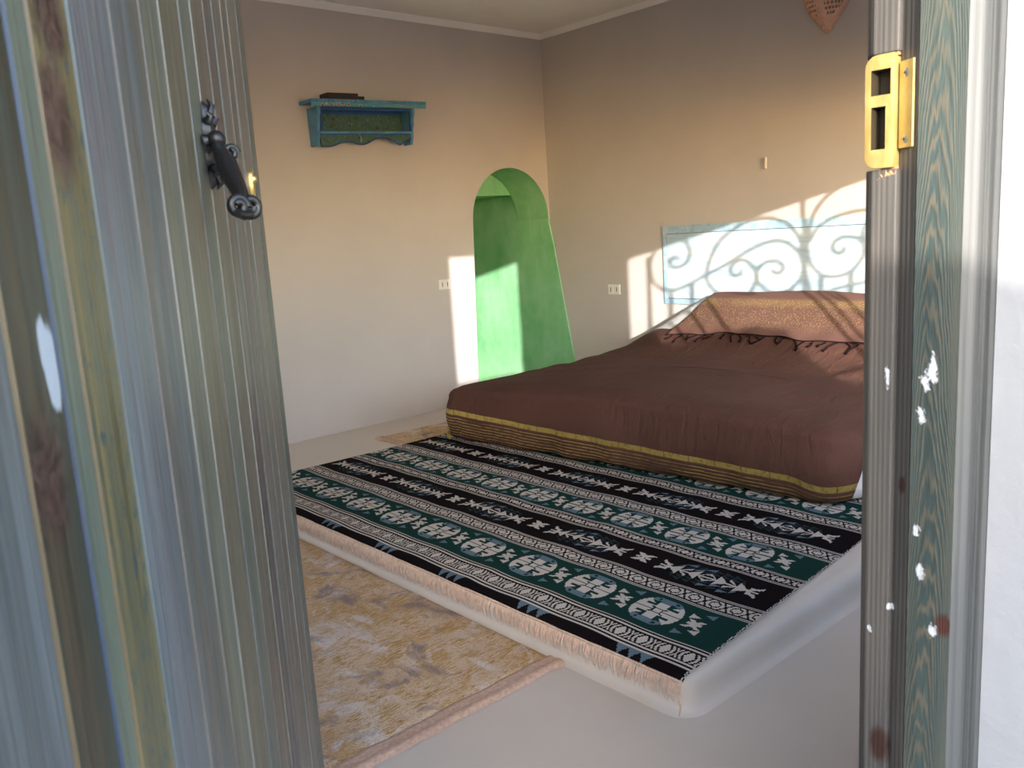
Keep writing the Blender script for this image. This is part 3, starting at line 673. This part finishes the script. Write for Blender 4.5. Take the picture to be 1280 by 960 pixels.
def hump(x, y, yl=3.62, yt=3.06):
    xs = [3.70, 3.90, 4.00, 4.10, 4.20, 4.30, 4.40, 4.46, 4.53]; zs = [.0, .050, .098, .146, .205, .260, .292, .290, .265]
    h = np.interp(x, xs, zs); f = np.clip((yl-y)/(yl-yt), 0, 1); f = np.sin(f*math.pi/2)**1.0*f**.15
    return h*f
def topz(x, y): return flatz(x, y)+hump(x, y)
def flatz(x, y):
    """height of the spread over the mattress"""
    dome = .362+.070*np.clip(np.sin(math.pi*np.clip((y-1.3)/2.45, 0, 1)), 0, 1)**.8
    dome = dome*1.0 + .012*np.clip((x-3.0)/1.3, 0, 1)
    cr = .0045*np.sin(x*26+y*5+1.8*np.sin(y*4))*np.clip((x-2.95)/.4, 0, 1)*np.clip((4.3-x)/.5, 0, 1)+.004*np.sin(y*9-x*13)*np.clip((x-3.1)/.5, 0, 1)
    return dome+cr
# outline of the spread: head-left -> foot-left -> foot-right -> head-right
path = []
ro_ = .10
def arc(c, r, a0, a1, k): return [(c[0]+r*math.cos(math.radians(a0+(a1-a0)*i/k)), c[1]+r*math.sin(math.radians(a0+(a1-a0)*i/k))) for i in range(k+1)]
xl, xr = footx(3.63), footx(1.45)
path += [(4.30-(4.30-xl-ro_)*i/60, 3.632) for i in range(60)]
path += arc((xl+ro_, 3.632-ro_), ro_, 90, 180, 14)
fpts = [(footx(3.53-(3.53-1.555)*i/110), 3.53-(3.53-1.555)*i/110) for i in range(1, 110)]
path += fpts
path += arc((xr+ro_-.005, 1.45+ro_), ro_, 180, 270, 16)
path += [(xr+ro_+(4.06-xr-ro_)*i/50, 1.45) for i in range(1, 51)]
nS = len(path)
hd = [(4.06, 1.45), (4.065, 2.2), (4.06, 3.0), (4.085, 3.18), (4.20, 3.42), (4.30, 3.632)]
for (ax_, ay_), (bx_, by_), kk in zip(hd[:-1], hd[1:], (30, 30, 8, 10, 8)):
    path += [(ax_+(bx_-ax_)*i/kk, ay_+(by_-ay_)*i/kk) for i in range(1, kk+1)]
path = path[:-1]
pa_ = np.array(path); nP = len(pa_)
tn = (np.roll(pa_, -1, 0)-np.roll(pa_, 1, 0)); tn /= np.linalg.norm(tn, axis=1)[:, None]; nout = np.stack([-tn[:, 1]*-1*-1, tn[:, 0]], 1)
nout = np.stack([tn[:, 1], -tn[:, 0]], 1)
cc = np.array([3.6, 2.5]); sgn = np.sign(np.sum((pa_-cc)*nout, 1)); nout *= sgn[:, None]; ishead = (np.arange(nP) >= nS)
arcl = np.concatenate([[0], np.cumsum(np.linalg.norm(np.diff(pa_, axis=0), axis=1))])
iR = 60+15+109                                       # first station of the right corner
def sm(x): x = np.clip(x, 0, 1); return x*x*(3-2*x)
st = np.arange(nP)
zb = np.full(nP, HP+.016)
zb = zb+(.205)*sm((st-iR-12)/8.0)                    # hem lifts behind the right corner
zb = zb+.006*np.sin(arcl*17)*(zb < .15)
zb = np.where(ishead, flatz(pa_[:, 0], pa_[:, 1])+hump(pa_[:, 0], pa_[:, 1])-.02, zb)
ztop_edge = topz(pa_[:, 0], pa_[:, 1])
rows = []; vs_ = []
K = 16; hs = np.where(ishead, .12, 1.0)
inner = np.stack([3.47+.003*np.sign(pa_[:, 0]-3.47), np.clip(pa_[:, 1], 2.0, 3.0)], 1)
for k in range(K):                                   # skirt, bottom to shoulder
    f = k/(K-1); shoulder = .075
    zt = ztop_edge-.012; z = zb+(zt-shoulder*.55-zb)*min(1, f/.72)
    if f <= .72:
        g = f/.72; bul = .030*math.sin(math.pi*min(1, g*.95+.05))+.004
        wob = .006*np.sin(arcl*21+1.3*np.sin(arcl*5))*(1-g)+.003*np.sin(arcl*47)*(1-g)
        ins = -(bul+wob)*hs
    else:
        g = (f-.72)/.28*math.pi/2; z = zt-shoulder*.55+shoulder*.55*math.sin(g); ins = shoulder*(1-math.cos(g))-.004-.030*math.sin(math.pi*.95+.05*math.pi*0)*(1-g/(math.pi/2))*hs; ins = ins*np.where(ishead, .15, 1.0)
    q = pa_-nout*np.reshape(ins*np.ones(nP), (-1, 1))
    rows.append(np.column_stack([q, z]))
sh_in = rows[-1][:, :2]
T = 46
for k in range(1, T+1):
    f = k/T; q = sh_in*(1-f)+inner*f; zz = topz(q[:, 0], q[:, 1])
    zz = zz+(rows[K-1][:, 2]-topz(sh_in[:, 0], sh_in[:, 1]))*max(0, 1-f*7)**2
    rows.append(np.column_stack([q, zz]))
Pb = np.array(rows)
m = MB(); m.grid(Pb, closed=True); m.add(Pb[-1], [tuple(range(nP))])
zband = .268-(3.634-Pb[:, :, 1])*.0345               # upper edge of the gold band on the foot face
dip = .022*np.exp(-((Pb[:, :, 1]-1.52)/.09)**2); zband = zband-dip
isfoot = np.clip((3.56-Pb[:, :, 1])/.03, 0, 1)
v_uv = Pb[:, :, 2]-zband
v_uv[K:, :] = np.maximum(v_uv[K:, :], .09)
u_uv = np.repeat(arcl[None, :], len(rows), 0)
foot_mask = ((st >= 60+9) & (st <= iR+15)).astype(float)[None, :]*np.ones((len(rows), 1)); foot_mask[K:, :] = 0
left_mask = ((st >= 60-14) & (st < 60+9)).astype(float)[None, :]*np.ones((len(rows), 1)); left_mask[K:, :] = 0
t = NT('brown_cotton_with_gold_zari')
def attr(n): a = t.n('ShaderNodeAttribute'); a.attribute_name = n; return a.outputs['Fac']
av, au, am, al = attr('bandv'), attr('bandu'), attr('foot'), attr('leftend')
ob = t.co(); w1 = t.noise(ob, 3.0, 3, .5); w2 = t.noise(ob, 500, 2, .7)
brown = t.mix(t.ramp(w1, [(.3, 0.0), (.7, 1.0)]), (.080, .036, .026), (.106, .050, .036))
brown = t.mix(t.ramp(w2, [(.3, .25), (.7, 0.0)]), brown, (.06, .022, .018))
cv_ = t.n('ShaderNodeCombineXYZ'); t.l(au, cv_.inputs[0]); t.l(av, cv_.inputs[1]); uvv = cv_.outputs[0]
def mapv(scale): mp = t.n('ShaderNodeMapping'); t.l(uvv, mp.inputs[0]); mp.inputs['Scale'].default_value = scale; return mp.outputs[0]
bn = t.noise(mapv((1, 1, 1)), 55, 4, .65, 1.0); dash = t.noise(mapv((28, 160, 1)), 1.0, 2, .5)
band_m = t.math('MULTIPLY', t.math('LESS_THAN', t.math('ABSOLUTE', t.math('ADD', av, .014)), .0125), t.ramp(bn, [(.30, .30), (.46, 1.0)]))
seam = t.math('LESS_THAN', t.math('FRACT', t.math('MULTIPLY', au, 8.3)), .03)
band_m = t.math('MULTIPLY', band_m, t.math('SUBTRACT', 1.0, t.math('MULTIPLY', seam, .8)))
stripe = t.math('LESS_THAN', t.math('FRACT', t.math('MULTIPLY', t.math('ADD', av, .0305), 62.0)), .30)
srange = t.math('MULTIPLY', t.math('LESS_THAN', av, -.030), t.math('GREATER_THAN', av, -.150))
fade = t.noise(mapv((1.6, 9, 1)), 1.6, 2, .5)
str_m = t.math('MULTIPLY', t.math('MULTIPLY', stripe, srange), t.math('MULTIPLY', t.ramp(dash, [(.36, .15), (.52, .95)]), t.ramp(fade, [(.34, .12), (.5, 1.0)])))
gold_m = t.math('MULTIPLY', t.math('MAXIMUM', band_m, str_m), am)
zig = t.wave(mapv((1, 1, 1)), 26, 9, 2, 3, 'X'); left_m = t.math('MULTIPLY', t.math('MULTIPLY', t.ramp(zig, [(.5, 0.0), (.72, .9)]), al), t.math('LESS_THAN', av, .0))
sq = t.noise(ob, 260, 1, .5); xo = t.sep(t.n('ShaderNodeNewGeometry').outputs['Position'])
sq_m = t.math('MULTIPLY', t.math('GREATER_THAN', sq, .70), t.ramp(t.noise(ob, 3.5, 3, .6), [(.45, 0.0), (.6, 1.0)]))
sq_m = t.math('MULTIPLY', sq_m, t.math('MULTIPLY', t.math('GREATER_THAN', xo[0], 3.62), .8))
gm = t.math('MAXIMUM', t.math('MAXIMUM', gold_m, left_m), sq_m)
gc = t.mix(bn, (.34, .235, .05), (.62, .47, .15)); colr = t.mix(gm, brown, gc)
wr = t.noise(t.co(scale=(3.0, 9, 4), rot=(0, 0, .35)), 2.2, 4, .55, .8)
t.bump(t.math('ADD', t.math('MULTIPLY', wr, 2.2), t.math('MULTIPLY', gm, .15)), .45, .012)
M_SPREAD = t.out(colr, t.math('SUBTRACT', .85, t.math('MULTIPLY', gm, .45)), t.math('MULTIPLY', gm, .55), spec=.2)
spread = empty('bedspread', (3.6, 2.5, HP)); local(m, spread)
bs = m.build('cloth', M_SPREAD, spread, smooth=80, fix=False); me = bs.data
for nm, arr in (('bandv', v_uv), ('bandu', u_uv), ('foot', foot_mask), ('leftend', left_mask)):
    arr = np.concatenate([arr, arr[-1:]]); a = me.attributes.new(nm, 'FLOAT', 'POINT'); a.data.foreach_set('value', arr.reshape(-1).astype(np.float32))
md = bs.modifiers.new('thickness', 'SOLIDIFY'); md.thickness = .003; md.offset = -1
M_GTAS = plain('gold_thread', (.48, .33, .09), .45, .5, .3, 150)
m = MB()
for k in range(26):                                  # gold knots along the left end of the hem
    i = 47+k; p = pa_[i]+nout[i]*.030; z = zb[i]
    m.ball((p[0], p[1], z+.006), .0065, 8, 5, sc=(1, 1, 1.3)); m.tube([(p[0], p[1], z+.002), (p[0]+nout[i][0]*.003, p[1]+nout[i][1]*.003, z-.008)], [.005, .003], 6)
local(m, spread).build('gold_knots', M_GTAS, spread, smooth=60)
tag(spread, 'chocolate brown bedspread with a gold striped border hanging over the foot', 'bedspread')
# pillows under the throw
def basez(x, y): return flatz(x, np.clip(y, 1.5, 3.55))
for y0_, y1_, lab in ((3.60, 2.53, 'white pillow whose end shows left of the sequinned throw'), (2.50, 1.45, 'white pillow under the throw beside the right door frame')):
    root = empty('pillow', (4.2, (y0_+y1_)/2, .42)); mm = MB()
    A, B = np.meshgrid(np.linspace(0, 1, 26), np.linspace(0, 1, 44), indexing='ij')
    X = 3.985+.51*A; Y = y1_+(y0_-y1_)*B
    prof_ = np.clip(np.sin(math.pi*np.clip(B, 0, 1)), 0, 1)**.35 if y1_ < 2 else 1-0*B
    top = basez(X, Y)+hump(X, Y)*(1 if y1_ > 2 else np.clip((Y-1.43)*6, 0, 1))-.008
    bot = basez(X, Y)*0+np.minimum(basez(X, Y)+.008, top-.002)
    e = (A < .001) | (A > .999) | (B < .001) | (B > .999); top = np.where(e, bot+.001, np.maximum(top, bot+.001))
    mm.grid(np.stack([X, Y, top], -1)); mm.grid(np.stack([X, Y, bot], -1), flip=True)
    local(mm, root).build('pillowcase', M_SHEET, root, smooth=70); tag(root, lab, 'pillow', 'pillows at the head of the bed')
# sequinned throw with dark tassels
t = NT('brown_cloth_with_gold_sequins'); ob = t.co(); w1 = t.noise(ob, 4, 3, .5)
brown = t.mix(w1, (.115, .055, .042), (.160, .080, .062))
ax_ = t.sep(t.n('ShaderNodeNewGeometry').outputs['Position'])
zz = ax_[2]; n4 = t.noise(ob, 5, 4, .6)
reg = t.math('MULTIPLY', t.ramp(t.math('ADD', zz, t.math('MULTIPLY', t.math('SUBTRACT', n4, .5), .06)), [(.545, 0.0), (.60, 1.0)]), t.ramp(zz, [(.695, 1.0), (.715, .0)]))
dg = t.wave(t.co(rot=(0, 0, .5)), 16, 1.2, 2, 2, 'Y'); vor = t.n('ShaderNodeTexVoronoi'); t.l(ob, vor.inputs['Vector']); vor.inputs['Scale'].default_value = 110
dots = t.ramp(vor.outputs['Distance'], [(.22, 1.0), (.34, 0.0)])
solid = t.math('MULTIPLY', t.ramp(zz, [(.665, 0.0), (.68, 1.0), (.70, 1.0), (.712, 0.0)]), t.ramp(n4, [(.40, .2), (.56, .9)]))
sq_m = t.math('MAXIMUM', t.math('MULTIPLY', t.math('MULTIPLY', reg, dots), t.ramp(dg, [(.2, .45), (.6, 1.0)])), t.math('MULTIPLY', t.math('MULTIPLY', solid, t.ramp(dots, [(0, .30), (1, 1.0)])), t.ramp(dg, [(.25, .25), (.55, .95)])))
t.bump(dots, .3, .002)
M_THROW = t.out(t.mix(sq_m, brown, (.58, .42, .13)), t.math('SUBTRACT', .85, t.math('MULTIPLY', sq_m, .5)), t.math('MULTIPLY', sq_m, .6), spec=.25)
throw = empty('sequinned_throw', (4.2, 2.4, .5)); m = MB()
XT = np.concatenate([np.linspace(3.985, 4.40, 46), np.linspace(4.415, 4.497, 10)]); YT = np.linspace(1.47, 3.135, 120)
X, Y = np.meshgrid(XT, YT, indexing='ij')
X = X+np.where(X < 4.2, (4.2-X)/.215*(.012*np.sin(Y*7.5)+.006*np.sin(Y*19)), 0)
Yd = Y+.05*np.clip((X-4.0)/.4, 0, 1)*(-1)*(Y > 3.05)
Z = basez(X, Yd)+hump(X, Yd)+.006+.003*np.sin(Y*31+X*12)*np.clip((4.3-X)/.3, 0, 1)
m.grid(np.stack([X, Yd, Z], -1)); local(m, throw); th_ = m.build('cloth', M_THROW, throw, smooth=80, fix=False)
md = th_.modifiers.new('thickness', 'SOLIDIFY'); md.thickness = .002; md.offset = 1
M_TAS = plain('dark_maroon_tassels', (.009, .004, .005), .85, 0, .3, 100); M_TAS.node_tree.nodes['Principled BSDF'].inputs['Specular IOR Level'].default_value = .08
m = MB(); fx = X[0]; fy = Yd[0]; fz = Z[0]
m.tube([(fx[i]-.002, fy[i], fz[i]+.004) for i in range(0, 120, 1)], .0032, 6); local(m, throw).build('edge_cord', M_TAS, throw, smooth=60)
for i in range(3, 118, 4):
    x0_, y0_ = fx[i]-.004, fy[i]; a = random.uniform(-1.0, 1.0); ln = random.uniform(.04, .085); pts = []
    for q in range(5):
        u = q/4; xx = x0_-ln*u*math.cos(a*.8); yy = y0_+ln*u*math.sin(a)+.006*math.sin(u*6+i); pts.append((xx, yy, float(basez(np.array(xx), np.array(yy))+hump(np.array(xx), np.array(yy)))+.008))
    mm = MB(); mm.tube(pts, [.0036, .0034, .0034, .0044, .0052], 6); mm.ball(pts[-1], .0062, 8, 5); local(mm, throw).build('tassel', M_TAS, throw, smooth=60)
tag(throw, 'brown throw with gold sequins and dark tassels over the pillows', 'throw')
# ------------------------------------------------------------------ headboard
t = NT('pale_blue_brushed_paint'); a = t.noise(t.co(scale=(1, 1.2, 9)), 2.4, 5, .6, .5); b = t.noise(t.co(scale=(1, 6, 60)), 2, 3, .6)
c = t.ramp(a, [(.34, (.32, .45, .57)), (.5, (.43, .53, .61)), (.66, (.52, .57, .61))]); c = t.mix(t.ramp(b, [(.55, 0.0), (.7, .4)]), c, (.62, .65, .65))
t.bump(b, .15, .002); M_HB = t.out(c, .6)
t = NT('sky_blue_frame_paint'); a = t.noise(t.co(scale=(1, 3, 3)), 6, 4, .6); M_HBF = t.out(t.ramp(a, [(.35, (.25, .39, .51)), (.65, (.40, .53, .62))]), .6)
M_NAVY = plain('navy_groove_paint', (.03, .07, .14), .7)
hb = empty('headboard', (XW, 2.57, .9)); HY0, HY1, HZ0, HZ1 = 1.58, 3.560, .640, 1.150
def hbox(n, a, b, mt, bev=.002): mm = MB(); mm.box(a, b); return local(mm, hb).build(n, mt, hb, bevel=bev)
hbox('backing', (XW-.006, HY0+.004, HZ0+.004), (XW-.001, HY1-.004, HZ1-.004), M_NAVY, 0)
hbox('panel', (XW-.014, HY0+.031, HZ0+.0375), (XW-.005, HY1-.031, HZ1-.053), M_HB)
hbox('frame_rail', (XW-.016, HY0, HZ1-.050), (XW-.001, HY1, HZ1), M_HBF); hbox('frame_rail', (XW-.016, HY0, HZ0), (XW-.001, HY1, HZ0+.034), M_HBF)
hbox('frame_stile', (XW-.016, HY1-.028, HZ0+.034), (XW-.001, HY1, HZ1-.050), M_HBF); hbox('frame_stile', (XW-.016, HY0, HZ0+.034), (XW-.001, HY0+.028, HZ1-.050), M_HBF)
tag(hb, 'long pale blue and white painted headboard on the right wall', 'headboard')
# ------------------------------------------------------------------ painted wall shelf
t = NT('turquoise_shelf_paint'); a = t.noise(t.co(), 14, 4, .6); M_SH = t.out(t.ramp(a, [(.35, (.045, .165, .30)), (.65, (.085, .25, .42))]), .5)
M_SHB = plain('royal_blue_trim_paint', (.012, .065, .20), .5, 0, .25, 30)
t = NT('flower_painted_board'); a = t.noise(t.co(), 55, 3, .6, .6); z = t.noise(t.co(loc=(3, 1, 2)), 90, 2, .6)
c = t.ramp(a, [(.38, (.045, .13, .15)), (.47, (.04, .10, .085)), (.56, (.055, .11, .04)), (.68, (.02, .03, .02))]); c = t.mix(t.ramp(z, [(.66, 0.0), (.69, 1.0)]), c, (.42, .06, .05)); c = t.mix(t.ramp(t.noise(t.co(loc=(9, 4, 2)), 110, 2, .6), [(.70, 0.0), (.73, 1.0)]), c, (.6, .58, .5)); M_SHF = t.out(c, .55)
t = NT('dotted_edge_paint'); v = t.n('ShaderNodeTexVoronoi'); t.l(t.co(scale=(24, 1, 24)), v.inputs['Vector']); v.inputs['Scale'].default_value = 1.0
c = t.ramp(v.outputs['Distance'], [(.16, (.32, .05, .04)), (.20, (.05, .10, .05)), (.27, (.55, .52, .45)), (.30, (.07, .26, .30))]); M_SHD = t.out(c, .5)
SX0, SX1, SZT, SD = 2.535, 3.348, 2.005, .150
sh = empty('wall_shelf', (2.94, YW, 1.87)); sh.rotation_euler = (0, math.radians(-1.6), 0)
def spart(n, mm, mt, bev=0.0, parent=None, smooth=None): local(mm, sh); return mm.build(n, mt, parent or sh, bevel=bev, smooth=smooth)
mm = MB(); tp = []
n = 26
tp = [(SX0, YW-.001)]
tp += [(SX0, YW-SD*i/6) for i in range(1, 6)]
for i in range(n+1):
    for q in range(4):
        u = (i+q/4)/(n+1); tp.append((SX0+(SX1-SX0)*u, YW-SD-.004*abs(math.sin(math.pi*q/4))))
tp += [(SX1, YW-SD), (SX1, YW-.001)]
mm.prism(tp, lambda a, b: (a, b, SZT-.018), lambda a, b: (a, b, SZT)); spart('top_board', mm, [M_SH])
mm = MB(); mm.box((SX0+.002, YW-SD+.0005, SZT-.040), (SX1-.002, YW-SD+.012, SZT-.0182)); spart('front_moulding', mm, M_SHD, .002)
zB = SZT-.038
for x0_, x1_ in ((SX0+.045, SX0+.065), (SX1-.100, SX1-.080)):
    pr = [(YW-.001, zB), (YW-.128, zB), (YW-.128, zB-.035), (YW-.112, zB-.055), (YW-.110, zB-.09), (YW-.095, zB-.13), (YW-.092, zB-.165), (YW-.075, zB-.215), (YW-.001, zB-.215)]
    mm = MB(); mm.prism(pr, lambda a, b: (x0_, a, b), lambda a, b: (x1_, a, b)); spart('side_panel', mm, M_SH, .002)
for x0_, x1_ in ((SX0+.0655, SX0+.078), (SX1-.112, SX1-.1005)):
    mm = MB(); mm.box((x0_, YW-.112, zB-.136), (x1_, YW-.100, zB-.001)); spart('opening_border', mm, M_SHB, .001)
mm = MB(); mm.box((SX0+.078, YW-.112, zB-.018), (SX1-.112, YW-.100, zB-.001)); spart('opening_border', mm, M_SHB, .001)
mm = MB(); mm.box((SX0+.066, YW-.012, zB-.135), (SX1-.101, YW-.001, zB-.001)); spart('back_panel', mm, M_SHF)
mm = MB(); mm.box((SX0+.066, YW-.0135, zB-.030), (SX1-.101, YW-.0122, zB-.002)); spart('back_border', mm, M_SHB)
mm = MB(); mm.box((SX0+.066, YW-.098, zB-.150), (SX1-.101, YW-.002, zB-.136)); spart('bottom_board', mm, M_SH, .002)
ap = []
xa, xb = SX0+.066, SX1-.101; W_ = xb-xa
bot = [(0, -.072), (.08, -.073), (.14, -.066), (.22, -.048), (.30, -.042), (.37, -.056), (.44, -.064), (.50, -.055), (.56, -.036), (.64, -.024), (.72, -.024), (.79, -.044), (.84, -.062), (.87, -.068), (.92, -.046), (1.0, -.030)]
ap = [(xa, zB-.151)] + [(xa+W_*u, zB-.151+v_) for u, v_ in bot] + [(xb, zB-.151)]
mm = MB(); mm.prism(ap, lambda a, b: (a, YW-.090, b), lambda a, b: (a, YW-.078, b)); apo = spart('apron', mm, M_SHF)
mm = MB(); mm.tube(smooth_path([(xa+W_*u, YW-.0915, zB-.149+v_) for u, v_ in bot], 3), .0042, 6); spart('apron_border', mm, M_SHB, smooth=60)
mm = MB(); mm.box((xa, YW-.0935, zB-.158), (xb, YW-.0905, zB-.150)); spart('apron_border', mm, M_SHB)
hx = xa+W_*.40
mm = MB(); mm.tube(smooth_path([(hx, YW-.092, zB-.152), (hx, YW-.110, zB-.165), (hx, YW-.118, zB-.185), (hx, YW-.110, zB-.198), (hx, YW-.100, zB-.192)], 5), .0045, 8); spart('hook', mm, plain('pale_metal_hook', (.45, .48, .50), .35, .7), smooth=60)
tag(sh, 'turquoise flower painted wall shelf with scalloped apron on left wall', 'shelf')
bx = empty('flat_black_box', (2.79, YW-.075, SZT)); mm = MB(); mm.box((2.655, YW-.125, SZT+.0005), (2.865, YW-.035, SZT+.040)); local(mm, bx).build('body', plain('dark_brown_plastic', (.018, .010, .009), .5), bx, bevel=.003)
mm = MB(); mm.box((2.867, YW-.115, SZT+.0055), (2.915, YW-.040, SZT+.026)); local(mm, bx).build('plug', plain('black_plastic', (.012, .011, .011), .5), bx, bevel=.004)
bx.rotation_euler = (0, math.radians(-1.6), 0); bx.location.z -= .004
tag(bx, 'small flat black box lying on top of the turquoise shelf', 'box')
# ------------------------------------------------------------------ sockets, cable stub
M_WPL = plain('white_plastic', (.70, .69, .66), .4, 0, .04)
M_SLOT = plain('dark_slot', (.03, .03, .03), .6)
def socket(name, pts, ax, label):
    a = onp(*pts[0], ax, YW if ax == 1 else XW); b = onp(*pts[1], ax, YW if ax == 1 else XW); c = (a+b)/2
    r = empty(name, tuple(c)); wdt = abs(a[0]-b[0]) if ax == 1 else abs(a[1]-b[1]); h = abs(a[2]-b[2])
    def bx_(n, u0, u1, z0, z1, d0, d1, mt, p, bev=.0012):
        mm = MB()
        if ax == 1: mm.box((u0, -d1, z0), (u1, -d0, z1))
        else: mm.box((-d1, u0, z0), (-d0, u1, z1))
        return mm.build(n, mt, p, bevel=bev)
    pl = bx_('face_plate', -wdt/2, wdt/2, -h/2, h/2, 0, .008, M_WPL, r)
    for s in (-1, 1):
        k = bx_('module', s*wdt*.25-wdt*.2, s*wdt*.25+wdt*.2, -h*.36, h*.36, .0082, .012, M_WPL, r)
        bx_('slot', s*wdt*.25-wdt*.03, s*wdt*.25+wdt*.03, -h*.22, h*.22, .0121, .0126, M_SLOT, k, 0)
    tag(r, label, 'socket'); return r
socket('wall_socket', ((548, 350), (562, 361)), 1, 'white double socket on the left wall beside the green arch')
socket('wall_socket', ((761, 355.5), (776, 368)), 0, 'white double socket on right wall between green arch and headboard')
q = onp(957, 204, 0, XW); r = empty('cable_stub', tuple(q)); mm = MB()
mm.box((-.010, -.010, -.035), (0, .022, .030)); mm.build('cover', M_WALL, r, bevel=.003)
mm = MB(); mm.tube([(-.010, -.004, -.028), (-.020, -.008, 0), (-.026, -.016, .034)], [.006, .006, .005], 8); mm.build('stub', plain('pale_cable', (.62, .55, .47), .6), r, smooth=60)
tag(r, 'small pale cable stub high on the right wall above the headboard', 'cable')
# ------------------------------------------------------------------ pierced terracotta wall lamp, only its tip in frame
M_TERRA = plain('pale_terracotta', (.60, .36, .26), .85, 0, .12, 30, .25)
lp = empty('wall_lamp', (XW, 2.414, 2.13)); mm = MB()
NA, NZ = 72, 96; zs = np.linspace(.0, .36, NZ)
def lr(z): return float(np.interp(z, [0, .012, .03, .06, .10, .15, .22, .30, .36], [.016, .026, .034, .062, .095, .122, .138, .132, .120]))
Pn = np.zeros((NZ, NA+1, 3))
for i, z in enumerate(zs):
    for j in range(NA+1):
        a = math.pi*j/NA; rr = lr(z)*(1+.06*math.exp(-((a-math.pi/2)/.10)**2)); Pn[i, j] = (-rr*math.sin(a)*.8, rr*math.cos(a), z)
o = len(mm.v); mm.v += [tuple(p) for p in Pn.reshape(-1, 3)]
for i in range(NZ-1):
    for j in range(NA):
        z = zs[i]; hole = False
        if .075 < z < .30:
            jj = j if j < NA/2 else NA-1-j
            if 10 <= jj <= 30:
                ci = (i-20) % 6; cj = (jj-10) % 4; row = (i-20)//6
                if row % 2: cj = (cj+2) % 4
                lim = 24-abs(jj-23)*1.1 if z < .12 else 99
                hole = ci in (1, 2, 3) and cj in (0, 1) and (z-.06) > abs(jj-23)*.0042
        if not hole: mm.f.append((o+i*(NA+1)+j, o+i*(NA+1)+j+1, o+(i+1)*(NA+1)+j+1, o+(i+1)*(NA+1)+j)); mm.mi.append(0)
ls = mm.build('shade', M_TERRA, lp, smooth=50, fix=False); md = ls.modifiers.new('wall', 'SOLIDIFY'); md.thickness = .007; md.offset = 0
mm = MB(); mm.ball((-.012, 0, .002), .016, 14, 8, sc=(.75, 1, .8)); mm.build('tip', M_TERRA, lp, smooth=60)
tag(lp, 'pierced terracotta wall lamp with pointed tip high on right wall', 'lamp')
